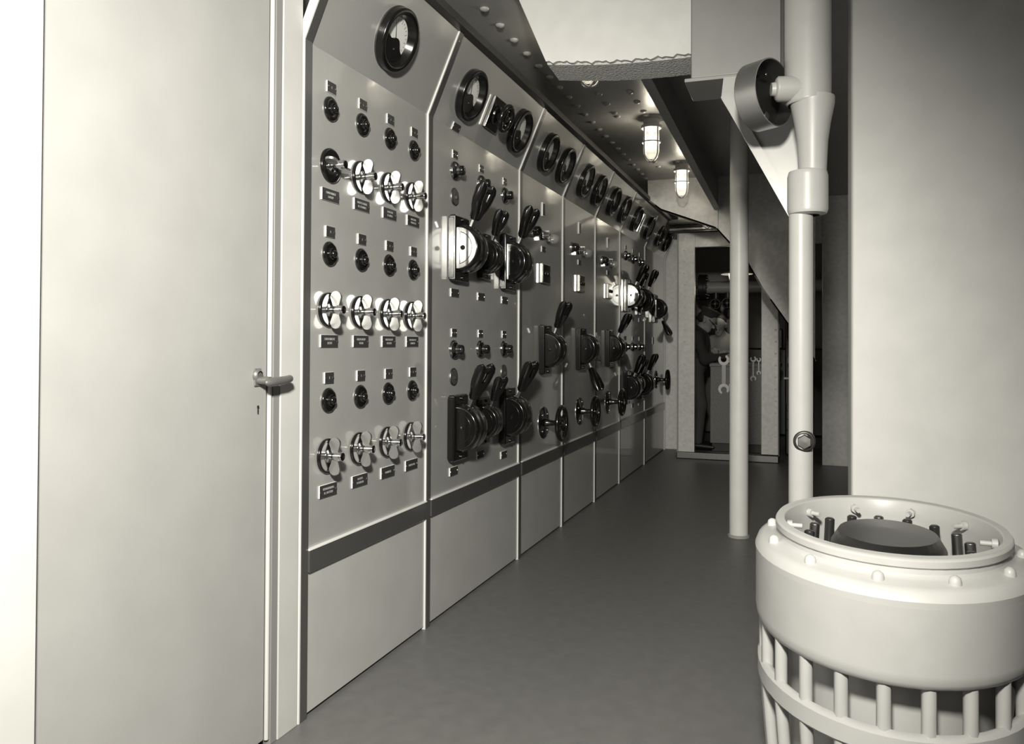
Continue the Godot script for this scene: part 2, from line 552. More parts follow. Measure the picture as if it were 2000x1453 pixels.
func make_tag(at: Vector3, text: String, w: float, h: float, label: String, group: String, called := "name_plate") -> Node3D:
	var b := thing(called, at, label, "name plate", group)
	obj("plate", Shape.new().box(Vector3(0.0024, 0, 0), Vector3(0.0048, h, w), 0.0006), M.moulding, b)
	obj("enamel_face", Shape.new().box(Vector3(0.0051, 0, 0), Vector3(0.0012, h - 0.0014, w - 0.0016), 0.0003), M.enamel, b)
	for sg in [-1.0, 1.0]:
		obj("screw", Shape.new().lathe([V2(0.0036, 0), V2(0.003, 0.0016), V2(0, 0.002)], Vector3(0.0057, 0, sg * (w / 2.0 - 0.0045)), Vector3.RIGHT, 8), M.chrome, b)
	var lines := text.split("/", false)
	for k in lines.size():
		var tm := TextMesh.new()
		var f := SystemFont.new()
		f.font_names = PackedStringArray(["Droid Sans"])
		tm.font = f
		tm.text = lines[k]
		tm.font_size = 24
		tm.pixel_size = minf(0.00042, (w - 0.018) / maxf(1.0, lines[k].length() * 15.5))
		tm.depth = 0.0005
		tm.curve_step = 2.0
		tm.material = M.letters
		var mi := MeshInstance3D.new()
		mi.name = "lettering"
		mi.mesh = tm
		b.add_child(mi, true)
		mi.rotation.y = PI / 2.0
		mi.position = Vector3(0.0059, (lines.size() - 1) * 0.0065 - k * 0.013, 0)
	return b

func build_first_panel() -> void:
	var cols := [2.2085, 2.403, 2.597, 2.7875]
	var kcols := [2.2045, 2.397, 2.592, 2.778]
	var tag_y := [1.967, 1.503, 1.0355]
	var btn_y := [1.898, 1.432, 0.963]
	var knob_y := [1.716, 1.2525, 0.786]
	var plate_y := [1.620, 1.153, 0.677]
	var rows := ["top", "middle", "bottom"]
	var words := [["OMVORMER/GROEP", "HULPSCHAKEL/N. SCHAKEL", "ROER EN/N. BRUG", "MACHINE/VERLICHT."],
		["STROOMGEV./LICHT", "HULPGROEP/VOOR", "HULPGROEP/ACHTER", "NOODLICHT/LAMPEN"],
		["VERWARMING/N. HUTTEN", "PATRYS/POORTEN", "KOMBUIS", "BAKBOORD"]]
	var marks := ["E", "L", "E", "E"]
	var turns := [[92.0, 0.0, 0.0, 0.0], [0.0, 0.0, 0.0, 0.0], [0.0, 0.0, 0.0, 0.0]]
	var b0: Node3D
	var r0: Node3D
	for r in 3:
		for c in 4:
			var place := "%s row, %s from the pale door" % [rows[r], ORD[c]]
			var bl := "round black push button in the " + place
			if r == 0 and c == 0: b0 = make_button(Vector3(0, btn_y[0], -cols[0]), bl, "round black push buttons")
			else: copy(b0, "push_button", Vector3(0, btn_y[r], -cols[c]), bl)
			make_tag(Vector3(0, tag_y[r], -cols[c]), marks[c], 0.05, 0.036, "small tag plate above the push button, " + place, "small tags above the push buttons", "tag_plate")
			var rl := "chrome winged rotary switch in the " + place
			if r == 0 and c == 0:
				rl = "rotary switch turned sideways in a black ring, top row beside the pale door"
				r0 = make_rotary(Vector3(0, knob_y[0], -2.209), rl, "chrome winged rotary switches")
			else: copy(r0, "rotary_switch", Vector3(0, knob_y[r], -kcols[c]), rl)
			make_tag(Vector3(0, plate_y[r], -kcols[c] - 0.003), words[r][c], 0.097, 0.040, "engraved name plate under the rotary switch, " + place, "engraved plates under the rotary switches")
	(r0.get_node("wing_handle") as Node3D).rotation.x = deg_to_rad(78)
	obj("black_band", Shape.new().lathe([V2(0.048, 0.0095), V2(0.037, 0.0105), V2(0.036, 0.008)], Vector3.ZERO, Vector3.RIGHT, 32), M.bakelite, r0)

func make_pilot(at: Vector3, label: String, group: String) -> Node3D:
	var b := thing("chrome_button", at, label, "button", group)
	obj("dome", Shape.new().lathe([V2(0.042, 0), V2(0.042, 0.005), V2(0.038, 0.012), V2(0.031, 0.018), V2(0.024, 0.021), V2(0.022, 0.032)], Vector3.ZERO, Vector3.RIGHT, 28), M.dark_chrome, b)
	obj("knob", Shape.new().lathe([V2(0.021, 0.03), V2(0.0215, 0.034), V2(0.0215, 0.042), V2(0.019, 0.046), V2(0, 0.047)], Vector3.ZERO, Vector3.RIGHT, 22), M.bakelite, b)
	return b

func make_keyhole(at: Vector3, label: String, group: String) -> Node3D:
	var b := thing("keyhole_disc", at, label, "keyhole cover", group)
	obj("disc", Shape.new().lathe([V2(0.038, 0), V2(0.038, 0.005), V2(0.036, 0.007), V2(0, 0.007)], Vector3.ZERO, Vector3.RIGHT, 26), M.dull_steel, b)
	obj("face", Shape.new().lathe([V2(0.034, 0.0072), V2(0.03, 0.009), V2(0, 0.009)], Vector3.ZERO, Vector3.RIGHT, 24), M.strip, b)
	obj("slot", Shape.new().box(Vector3(0.012, -0.004, 0), Vector3(0.008, 0.014, 0.006), 0.001), M.black_iron, b)
	return b

# a lever switch: black backing plate, half-drum standing out from the board, forked black handle
func make_breaker(at: Vector3, k: float, angle: float, label: String, group: String) -> Node3D:
	var b := thing("lever_switch", at, label, "switch", group)
	var ht := 0.285
	obj("backing_plate", Shape.new().box(Vector3(0.018, 0, 0) * k, Vector3(0.036, ht, 0.15) * k, 0.008 * k), M.ebony, b)
	obj("plate_edge", Shape.new().box(Vector3(0.016, 0, 0.0755) * k, Vector3(0.026, ht - 0.03, 0.004) * k, 0.001), M.bakelite, b)
	var R := 0.098 * k
	var w := 0.056 * k
	var pr := [V2(0, w), V2(R - 0.010 * k, w), V2(R - 0.003 * k, w - 0.004 * k), V2(R, w - 0.012 * k), V2(R, w - 0.03 * k), V2(R + 0.007 * k, w - 0.034 * k), V2(R + 0.007 * k, w - 0.052 * k), V2(R, w - 0.056 * k), V2(R, w - 0.076 * k), V2(R + 0.007 * k, w - 0.08 * k), V2(R + 0.007 * k, -w + 0.01 * k), V2(R, -w), V2(0, -w)]
	pr.reverse()
	obj("drum", Shape.new().lathe(pr, Vector3(0.034 * k, 0, 0), Vector3.BACK, 28, -PI / 2, PI / 2, Vector3.RIGHT), M.bakelite, b)
	var dl := Shape.new()
	var pts := []
	var rad := []
	for q in 21:
		var a := lerpf(-PI * 0.46, PI * 0.46, q / 20.0)
		pts.append(Vector3(0.034 * k + maxf(cos(a) * 0.068 * k, 0.012 * k), sin(a) * 0.07 * k, w))
		rad.append(0.0016 * k)
	pts.append(pts[0])
	rad.append(0.0016 * k)
	obj("embossed_line", dl.bar(pts, rad, 6), M.ebony, b)
	obj("axle_cap", Shape.new().lathe([V2(0.011 * k, 0), V2(0.01 * k, 0.004 * k), V2(0, 0.006 * k)], Vector3(0.06 * k, 0, w), Vector3.BACK, 14), M.ebony, b)
	for sg in [-1.0, 1.0]:
		obj("fixing_bolt", Shape.new().lathe([V2(0.009 * k, 0), V2(0.009 * k, 0.006 * k), V2(0, 0.009 * k)], Vector3(0.036 * k, sg * 0.126 * k, 0.0), Vector3.RIGHT, 10), M.ebony, b)
	var lv := Node3D.new()
	lv.name = "lever"
	b.add_child(lv)
	lv.position = Vector3(0.034 * k, 0, 0)
	lv.rotation.z = deg_to_rad(angle)
	obj("arm", Shape.new().box(Vector3(0.125, 0, 0) * k, Vector3(0.075, 0.014, 0.032) * k, 0.003 * k), M.steel, lv)
	var g := Shape.new()
	g.slab(PackedVector2Array([V2(0.145, -0.017), V2(0.145, 0.017), V2(0.20, 0.040), V2(0.218, 0.040), V2(0.226, 0.0), V2(0.218, -0.040), V2(0.20, -0.040)]), Vector3.ZERO, Vector3.RIGHT * k, Vector3.BACK * k, Vector3.UP * k, -0.019, 0.019)
	for sg in [-1.0, 1.0]:
		g.bar([Vector3(0.142, 0, sg * 0.010) * k, Vector3(0.170, 0, sg * 0.020) * k, Vector3(0.200, 0, sg * 0.038) * k, Vector3(0.225, 0, sg * 0.049) * k, Vector3(0.272, 0, sg * 0.053) * k, Vector3(0.288, 0, sg * 0.053) * k, Vector3(0.297, 0, sg * 0.053) * k],
			[0.016 * k, 0.020 * k, 0.0225 * k, 0.0235 * k, 0.0255 * k, 0.021 * k, 0.012 * k], 16)
	obj("fork_grip", g, M.ebony, lv)
	obj("cross_bar", Shape.new().rod(Vector3(0.274, 0, -0.05) * k, Vector3(0.274, 0, 0.05) * k, 0.0155 * k, 12), M.ebony, lv)
	return b

func build_second_panel() -> void:
	var cols := [3.172, 3.472, 3.784]
	var ind_y := [1.897, 1.1195]
	var tag_y := [1.968, 1.193]
	var disc_y := [1.785, 1.002]
	var plate_y := [[1.3665, 1.3665, 1.3665], [0.593, 0.626, 0.585]]
	var br_y := [1.557, 0.782]
	var rows := ["upper", "lower"]
	var which := ["nearest the rotary switches", "second from the rotary switches", "third from the rotary switches"]
	var p0: Node3D
	var k0: Node3D
	for r in 2:
		for c in 3:
			var place := "%s trio, %s" % [rows[r], which[c]]
			var pl := "chrome push button above the lever switch of the " + place
			if p0 == null: p0 = make_pilot(Vector3(0, ind_y[r], -cols[c]), pl, "chrome push buttons over the lever switches")
			else: copy(p0, "chrome_button", Vector3(0, ind_y[r], -cols[c]), pl)
			make_tag(Vector3(0, tag_y[r], -cols[c]), "E", 0.05, 0.036, "small dark tag above the chrome button of the " + place, "small tags above the chrome buttons", "tag_plate")
			var kl := "flat keyhole disc over the lever switch of the " + place
			if k0 == null: k0 = make_keyhole(Vector3(0, disc_y[r], -cols[c]), kl, "flat keyhole discs")
			else: copy(k0, "keyhole_disc", Vector3(0, disc_y[r], -cols[c]), kl)
			make_breaker(Vector3(0, br_y[r], -cols[c] - 0.015), 1.0 if c != 1 else 0.76, 66.0 if c != 1 else 68.0, "%sblack lever switch of the %s" % ["small " if c == 1 else "", place], "black lever switches with forked handles")
			make_tag(Vector3(0, plate_y[r][c], -cols[c] - 0.005), "", 0.08, 0.036, "dark plate beneath the lever switch of the %s" % place, "dark plates beneath the lever switches")

func make_handwheel(at: Vector3, label: String, group: String) -> Node3D:
	var b := thing("handwheel", at, label, "handwheel", group)
	obj("flange", Shape.new().lathe([V2(0.094, 0), V2(0.094, 0.006), V2(0.09, 0.01), V2(0.03, 0.016), V2(0.024, 0.02)], Vector3.ZERO, Vector3.RIGHT, 36), M.bakelite, b)
	obj("flange_rim", Shape.new().lathe([V2(0.0965, 0), V2(0.0965, 0.004), V2(0.0935, 0.0065), V2(0.0935, 0)], Vector3.ZERO, Vector3.RIGHT, 36), M.chrome, b)
	for k in 4:
		var a := TAU * (k + 0.5) / 4.0
		obj("bolt", Shape.new().lathe([V2(0.008, 0), V2(0.007, 0.006), V2(0, 0.008)], Vector3(0.012, cos(a) * 0.066, sin(a) * 0.066), Vector3.RIGHT, 8), M.steel, b)
	obj("shaft", Shape.new().lathe([V2(0.026, 0.014), V2(0.024, 0.03), V2(0.017, 0.045), V2(0.016, 0.08), V2(0.02, 0.09), V2(0.026, 0.098), V2(0.026, 0.125), V2(0.02, 0.13), V2(0, 0.131)], Vector3.ZERO, Vector3.RIGHT, 18), M.bakelite, b)
	var w := Node3D.new()
	w.name = "wheel"
	b.add_child(w)
	var pr := []
	for k in 13:
		var a := -TAU * k / 12.0
		pr.append(V2(0.094 + cos(a) * 0.0135, 0.115 + sin(a) * 0.0135))
	pr.reverse()
	obj("wheel_rim", Shape.new().lathe(pr, Vector3.ZERO, Vector3.RIGHT, 40), M.bakelite, w)
	for k in 5:
		var a := TAU * (k + 0.2) / 5.0
		var d := Vector3(0, cos(a), sin(a))
		obj("spoke", Shape.new().bar([Vector3(0.112, 0, 0) + d * 0.02, Vector3(0.104, 0, 0) + d * 0.055, Vector3(0.112, 0, 0) + d * 0.09], [0.009, 0.0075, 0.0085], 8), M.bakelite, w)
	return b

func make_lamp_lens(at: Vector3, m: Material, label: String, group: String) -> Node3D:
	var b := thing("signal_lamp", at, label, "signal lamp", group)
	obj("collar", Shape.new().lathe([V2(0.036, 0), V2(0.036, 0.006), V2(0.033, 0.012), V2(0.029, 0.012), V2(0.028, 0.008)], Vector3.ZERO, Vector3.RIGHT, 24), M.chrome, b)
	obj("lens", Shape.new().lathe([V2(0.029, 0.008), V2(0.029, 0.028), V2(0.026, 0.042), V2(0.018, 0.051), V2(0.008, 0.055), V2(0, 0.0555)], Vector3.ZERO, Vector3.RIGHT, 22), m, b)
	return b

func build_middle_panels() -> void:
	var z := [4.425, 5.216, 6.046]
	var who := ["nearest the six lever switches", "above the downward lever", "next to the distant lever switches"]
	var angles := [67.0, -67.0, 62.0]
	var w0: Node3D
	for k in 3:
		var s: float = z[k]
		var gp := thing("slot_indicator", Vector3(0, 1.927, -s + 0.01), "slim upright chrome indicator on the panel " + who[k], "indicator", "slim upright indicators under the meters")
		obj("frame", Shape.new().box(Vector3(0.003, 0, 0), Vector3(0.009, 0.08, 0.04), 0.001), M.moulding, gp)
		obj("window", Shape.new().box(Vector3(0.008, 0, 0), Vector3(0.003, 0.07, 0.034), 0.001), M.bakelite, gp)
		make_lamp_lens(Vector3(0, 1.777, -s + 0.19), M.lens_dark, "dark domed signal lamp on the panel " + who[k], "dark domed signal lamps")
		make_lamp_lens(Vector3(0, 1.773, -s - 0.13), M.lens_clear, "clear domed signal lamp on the panel " + who[k], "clear domed signal lamps")
		var kn := thing("key_switch", Vector3(0, 1.774, -s + 0.025), "small chrome cross-slotted switch between signal lamps, panel " + who[k], "switch", "chrome switches between the signal lamps")
		obj("base", Shape.new().lathe([V2(0.028, 0), V2(0.028, 0.006), V2(0.022, 0.012), V2(0, 0.012)], Vector3.ZERO, Vector3.RIGHT, 20), M.bakelite, kn)
		for a in [[0.017, 0.011], [-0.017, 0.011]]:
			obj("wing", Shape.new().box(Vector3(0.03, a[0], 0), Vector3(0.034, 0.024, 0.008), 0.002), M.chrome, kn)
		obj("hub", Shape.new().rod(Vector3(0.01, 0, 0), Vector3(0.048, 0, 0), 0.008, 14, 0.002), M.chrome, kn)
		make_tag(Vector3(0, 1.696, -s), "", 0.07, 0.034, "small dark plate under the signal lamps, panel " + who[k], "small plates under the signal lamps")
		var rs := thing("rocker_switch", Vector3(0, 1.553, -s - 0.005), "upright black switch box in a chrome frame, panel " + who[k], "switch", "upright black switch boxes")
		obj("frame", Shape.new().box(Vector3(0.010, 0, 0), Vector3(0.020, 0.116, 0.15 if k == 0 else 0.13), 0.004), M.steel, rs)
		obj("cover", Shape.new().box(Vector3(0.0195, 0, 0), Vector3(0.006, 0.106, 0.138 if k == 0 else 0.118), 0.003), M.bakelite, rs)
		for sg in [-1.0, 1.0]:
			obj("press_knob", Shape.new().lathe([V2(0.014, 0), V2(0.013, 0.008), V2(0.008, 0.012), V2(0, 0.013)], Vector3(0.022, 0, sg * 0.026), Vector3.RIGHT, 14), M.bakelite, rs)
		make_breaker(Vector3(0, 1.112, -s - (0.0 if k == 0 else -0.005)), 1.0, angles[k], ["black lever switch with raised handle, alone above the handwheel beside the six switches", "black lever switch with its forked handle pointing down", "black lever switch with raised handle beside the distant panel"][k], "black lever switches with forked handles")
		var wl: String = "black spoked handwheel on the panel " + ["nearest the six lever switches", "below the downward lever", "next to the distant lever switches"][k]
		var at := Vector3(0, 0.686 + 0.006 * k, -s - 0.012)
		if w0 == null: w0 = make_handwheel(at, wl, "black spoked handwheels")
		else:
			var w := copy(w0, "handwheel", at, wl)
			w.rotation.x = 0.4 * k

func build_far_panels() -> void:
	var cols := [6.69, 7.0, 7.31]
	var b0: Node3D
	var which := ["first", "second", "third"]
	for r in 2:
		for c in 3:
			var place := "%s row of the distant panel, %s from the handwheels" % [["upper", "lower"][r], which[c]]
			make_tag(Vector3(0, [1.969, 1.194][r], -cols[c]), "", 0.05, 0.036, "tiny tag plate in the " + place, "tiny tags on the distant panel", "tag_plate")
			var l := "chrome push button in the " + place
			var at := Vector3(0, [1.9, 1.1215][r], -cols[c] - 0.015)
			if b0 == null: b0 = make_pilot(at, l, "chrome push buttons on the distant panel")
			else: copy(b0, "chrome_button", at, l)
			if r == 1 and c == 0: continue
			if r == 0 or c > 0:
				make_tag(Vector3(0, [1.366, 0.6][r], -cols[c]), "", 0.08, 0.036, "dark plate under a lever switch, " + place, "plates under the distant lever switches")
	for d in [[1.557, 0, 1.0, 60.0, "first upper"], [1.557, 1, 0.8, 66.0, "second upper"], [1.55, 2, 1.0, 66.0, "third upper"], [0.778, 0, 1.0, 66.0, "first lower"], [0.79, 1, 0.8, 66.0, "second lower"], [0.78, 2, 1.0, 66.0, "third lower"]]:
		make_breaker(Vector3(0, d[0], -cols[d[1]] - 0.01), d[2], d[3], "%s black lever switch on the distant panel, counting from the handwheels" % d[4], "black lever switches on the distant panel")
	make_breaker(Vector3(0, 1.50, -8.02), 1.0, -62.0, "last black lever switch, handle down, near the white bulkhead", "black lever switches on the distant panel")
	make_tag(Vector3(0, 1.18, -8.0), "", 0.06, 0.07, "small dark plate on the end panel beside the bulkhead", "")
	var w := make_handwheel(Vector3(0, 0.78, -8.22), "black spoked handwheel on the end panel near the white bulkhead", "black spoked handwheels")
	w.rotation.x = 0.3

func make_meter(s: float, t: float, label: String, R: float, needle: float) -> Node3D:
	var m := thing("panel_meter", on_slope(s, t), label, "meter", "round black panel meters along the sloping top")
	m.basis = Basis(FACING, SLOPE, Vector3.BACK)
	obj("case", Shape.new().lathe([V2(R, 0), V2(R, 0.026), V2(R - 0.002, 0.031), V2(R - 0.007, 0.034), V2(R - 0.017, 0.034), V2(R - 0.021, 0.031), V2(R - 0.024, 0.026), V2(R - 0.036, 0.003)], Vector3.ZERO, Vector3.RIGHT, 44), M.meter_black, m)
	obj("rear_rim", Shape.new().lathe([V2(R + 0.002, 0), V2(R + 0.002, 0.004), V2(R - 0.001, 0.006), V2(R - 0.001, 0)], Vector3.ZERO, Vector3.RIGHT, 44), M.dull_steel, m)
	obj("dial", Shape.new().lathe([V2(R - 0.035, 0.004), V2(0, 0.004)], Vector3.ZERO, Vector3.RIGHT, 36), M.dial, m)
	# black lower cover with a hump at the pivot; u runs away from the camera side
	var q := R - 0.036
	var poly := PackedVector2Array()
	var a0 := deg_to_rad(176.0)
	var a1 := deg_to_rad(330.0)
	for k in 25:
		var a := lerpf(a0, a1, k / 24.0)
		poly.append(V2(cos(a), sin(a)) * q)
	for p in [V2(0.66, -0.42), V2(0.48, -0.28), V2(0.36, -0.10), V2(0.26, 0.02), V2(0.10, 0.08), V2(-0.08, 0.06), V2(-0.24, -0.02), V2(-0.45, -0.06), V2(-0.70, 0.02)]:
		poly.append(p * q)
	obj("lower_cover", Shape.new().slab(poly, Vector3.ZERO, Vector3.FORWARD, Vector3.UP, Vector3.RIGHT, 0.0035, 0.012), M.meter_black, m)
	var sc := Shape.new()
	for k in 15:
		var a := deg_to_rad(lerpf(158.0, -18.0, k / 14.0))
		var d := Vector3(0, sin(a), -cos(a))
		var long := 0.012 if k % 2 == 0 else 0.007
		sc.bar([Vector3(0.0046, 0, 0) + d * (q - 0.006 - long), Vector3(0.0046, 0, 0) + d * (q - 0.006)], [0.0007, 0.0007], 4)
	obj("scale_marks", sc, M.dial_ink, m)
	var na := deg_to_rad(needle)
	var nd := Vector3(0, sin(na), -cos(na))
	obj("needle", Shape.new().bar([Vector3(0.0075, 0, 0), Vector3(0.0075, 0, 0) + nd * (q * 0.82)], [0.0014, 0.0007], 6), M.dial_ink, m)
	obj("adjust_screw", Shape.new().lathe([V2(0.004, 0.011), V2(0.003, 0.015), V2(0, 0.016)], Vector3(0, -0.45 * q, 0), Vector3.RIGHT, 8), M.steel, m)
	obj("cover_glass", Shape.new().lathe([V2(R - 0.0225, 0.029), V2(0, 0.029)], Vector3.ZERO, Vector3.RIGHT, 36), M.glass, m)
	return m

func build_meters() -> void:
	var list := [[2.506, "large black round meter above the rotary switches"], [3.177, "black round meter on the near side of the square selector switch"], [3.797, "black round meter on the far side of the square selector switch"],
		[4.276, "first of two meters over the handwheel panel by the lever switches"], [4.616, "second of two meters over the handwheel panel by the lever switches"],
		[5.086, "first of two meters over the downward lever"], [5.442, "second of two meters over the downward lever"],
		[5.903, "first of two meters over the third handwheel"], [6.283, "second of two meters over the third handwheel"],
		[6.775, "meter before the upright bar over the distant panel"], [7.365, "meter after the upright bar over the distant panel"],
		[7.94, "first of two meters on the end panel"], [8.39, "second of two meters on the end panel"]]
	for k in list.size():
		make_meter(list[k][0], 0.167, list[k][1], 0.112, 122.0 - 7.0 * (k % 4))
	var b := thing("scale_strip", on_slope(7.06, 0.165), "slim bright upright bar between two distant meters", "indicator")
	b.basis = Basis(FACING, SLOPE, Vector3.BACK)
	obj("bar", Shape.new().box(Vector3(0.006, 0, 0), Vector3(0.012, 0.17, 0.035), 0.002), M.chrome, b)
	var g := make_tag(on_slope(3.168, 0.016), "", 0.07, 0.034, "small dark plate below the meter before the square selector", "")
	g.basis = Basis(FACING, SLOPE, Vector3.BACK)
	var sel := thing("selector_switch", on_slope(3.462, 0.16), "square black selector switch with round handwheel knob between two meters", "switch")
	sel.basis = Basis(FACING, SLOPE, Vector3.BACK)
	obj("square_base", Shape.new().box(Vector3(0.010, 0, 0), Vector3(0.020, 0.15, 0.135), 0.004), M.bakelite, sel)
	obj("bright_edge", Shape.new().box(Vector3(0.012, 0, 0.0682), Vector3(0.007, 0.146, 0.002), 0.001), M.steel, sel)
	obj("spindle", Shape.new().lathe([V2(0.045, 0.022), V2(0.042, 0.03), V2(0.018, 0.034), V2(0.016, 0.06)], Vector3.ZERO, Vector3.RIGHT, 24), M.bakelite, sel)
	var pr := []
	for k in 13:
		var a := TAU * k / 12.0
		pr.append(V2(0.056 + cos(a) * 0.013, 0.072 + sin(a) * 0.014))
	obj("knob_ring", Shape.new().lathe(pr, Vector3.ZERO, Vector3.RIGHT, 32), M.bakelite, sel)
	obj("knob_web", Shape.new().lathe([V2(0.05, 0.066), V2(0.02, 0.074), V2(0.016, 0.082), V2(0, 0.084)], Vector3.ZERO, Vector3.RIGHT, 24), M.bakelite, sel)
	for k in 5:
		var a := TAU * k / 5.0
		obj("stud", Shape.new().ball(Vector3(0.073, cos(a) * 0.034, sin(a) * 0.034), Vector3.ONE * 0.0055, 8, 6), M.steel, sel)

# ---------------------------------------------------------------- overhead steel
func hexa(p: Array) -> Shape:
	var s := Shape.new()
	var c := Vector3.ZERO
	for q in p: c += q / 8.0
	for f in [[0, 1, 2, 3], [4, 5, 6, 7], [0, 1, 5, 4], [1, 2, 6, 5], [2, 3, 7, 6], [3, 0, 4, 7]]:
		s.flat(p[f[0]], p[f[1]], p[f[2]], p[f[3]], c)
	return s

func beam(a: Vector3, b: Vector3, w: Vector3, h: Vector3) -> Shape:
	return hexa([a, a + w, a + w + h, a + h, b, b + w, b + w + h, b + h])

func build_overhead() -> void:
	# lengthwise girder whose flange runs away over the lamps
	var g := struct("trim_4", "dark lengthwise deck girder with a narrow bottom flange", "girder")
	var a := Vector3(0.72, 2.392, -3.22)
	var b := Vector3(0.718, 2.285, -6.89)
	obj("flange", beam(a, b, Vector3(0.05, 0, 0), Vector3(0, 0.012, 0)), M.grey_paint, g)
	obj("web", beam(a + Vector3(0.02, 0.012, 0), b + Vector3(0.02, 0.012, 0), Vector3(0.012, 0, 0), Vector3(0, 0.3, 0)), M.deck_head, g)
	# lagged air trunk end hanging from the deck
	var hood := thing("lagged_duct", Vector3(0.75, 2.2, -3.0), "white lagged air duct with ragged grey underside under the ceiling", "duct")
	var o := -hood.position
	var pl := []
	for p in [[1012, -6], [1040, 58], [1056, 95], [1068, 122]]:
		pl.append(on_z(p[0], p[1], 3.0))
	var face := PackedVector2Array()
	face.append(V2(pl[0].x - 0.04, 2.57))
	for p in pl: face.append(V2(p.x, p.y))
	var lowl: Vector3 = pl[3]
	var lowr := on_z(1353, 106, 3.0)
	var low := []
	for k in 41:
		var u := k / 40.0
		var p := lowl.lerp(lowr, u)
		p.y -= 0.012 * sin(u * PI) - 0.004 * sin(k * 2.3) - 0.003 * sin(k * 5.1 + 1.0)
		low.append(p)
		if k > 0: face.append(V2(p.x, p.y))
	face.append(V2(lowr.x, 2.57))
	var fs := obj("canvas_face", Shape.new().slab(face, Vector3(0, 0, -3.0), Vector3.RIGHT, Vector3.UP, Vector3.BACK, -0.008, 0.012), M.canvas, hood)
	fs.position = o
	var lag := PackedVector2Array()
	lag.append(V2(face[0].x + 0.02, 2.57))
	for k in range(1, 4): lag.append(face[k] + V2(0.012, 0))
	for k in 41: lag.append(V2(low[k].x, lowl.lerp(lowr, k / 40.0).y - 0.006 - 0.012 * sin(k / 40.0 * PI)))
	lag.append(V2(lowr.x, 2.57))
	var ls := Shape.new().slab(lag, Vector3(0, 0, -3.0), Vector3.RIGHT, Vector3.UP, Vector3.BACK, -0.17, -0.009)
	for k in ls.v.size():
		if ls.v[k].z < -3.1 and ls.v[k].y < 2.5: ls.v[k].y -= 0.012
	for k in range(0, ls.v.size(), 3):
		var nn := (ls.v[k + 2] - ls.v[k]).cross(ls.v[k + 1] - ls.v[k]).normalized()
		for q in 3: ls.n[k + q] = nn if nn.dot(ls.n[k + q]) >= 0.0 else -nn
	var lg := obj("lagging", ls, M.lagging, hood)
	lg.position = o
	# box trunk beside it
	var tr := thing("box_trunk", Vector3(1.21, 2.1, -3.0), "light grey box trunk with bottom flange hanging beside the lagged duct", "trunk")
	obj("casing", Shape.new().box(Vector3(0.0, 0.235, 0.0), Vector3(0.312, 0.47, 0.22), 0.006), M.trunk_grey, tr)
	obj("bottom_flange", Shape.new().box(Vector3(-0.055, -0.006, 0.0), Vector3(0.245, 0.014, 0.24), 0.003), M.trunk_grey, tr)
	obj("corner_seam", Shape.new().box(Vector3(0.158, 0.235, 0.09), Vector3(0.014, 0.47, 0.05), 0.003), M.strip, tr)
	# slanting plate below the trunk
	var br := thing("slanting_brace", Vector3(1.3, 1.8, -2.86), "glossy pale plate slanting down from the box trunk", "brace")
	var pts := PackedVector2Array()
	for p in [V2(1.164, 2.012), V2(1.172, 2.085), V2(1.36, 2.085), V2(1.445, 1.95), V2(1.445, 1.497)]:
		pts.append(p - V2(1.3, 1.8))
	obj("plate", Shape.new().slab(pts, Vector3.ZERO, Vector3.RIGHT, Vector3.UP, Vector3.BACK, -0.012, 0.0), M.machine_grey, br)
	var e0 := Vector3(-0.136, 0.212, 0)
	var e1 := Vector3(0.120, -0.275, 0)
	obj("edge_flange", hexa([e0 + Vector3(0, 0, 0.004), e0 + Vector3(0.03, 0.014, 0.004), e0 + Vector3(0.03, 0.014, 0.016), e0 + Vector3(0, 0, 0.016), e1 + Vector3(0, 0, 0.004), e1 + Vector3(0.03, 0.014, 0.004), e1 + Vector3(0.03, 0.014, 0.016), e1 + Vector3(0, 0, 0.016)]), M.machine_grey, br)
	# transverse web frame with slanting lower edge
	var wf := struct("trim_5", "pale web frame across the passage with a slanting lower edge", "frame")
	var edge := [[1266, 392], [1290, 410], [1398, 446], [1427, 478], [1460, 515], [1487, 562], [1520, 608], [1540, 636], [1592, 706]]
	var poly := PackedVector2Array()
	var e3 := []
	for p in edge:
		var q := on_z(p[0], p[1], 6.9)
		e3.append(q)
		poly.append(V2(q.x, q.y))
	poly.append(V2(e3[-1].x, 2.57))
	poly.append(V2(0.15, 2.57))
	obj("web_plate", Shape.new().slab(poly, Vector3(0, 0, -6.9), Vector3.RIGHT, Vector3.UP, Vector3.BACK, -0.015, 0.0), M.bulkhead, wf)
	for k in edge.size() - 1:
		var p0: Vector3 = e3[k]
		var p1: Vector3 = e3[k + 1]
		var d := (p1 - p0).normalized()
		var up := Vector3(-d.y, d.x, 0) * 0.012
		obj("edge_flange", beam(p0 + Vector3(0, 0, 0.0), p1 + Vector3(0, 0, 0.0), Vector3(0, 0, -0.08), up), M.grey_paint, wf)
	obj("lap_plate", Shape.new().box(Vector3(0.745, 2.34, -6.893), Vector3(0.012, 0.43, 0.012), 0.002), M.bulkhead, wf)

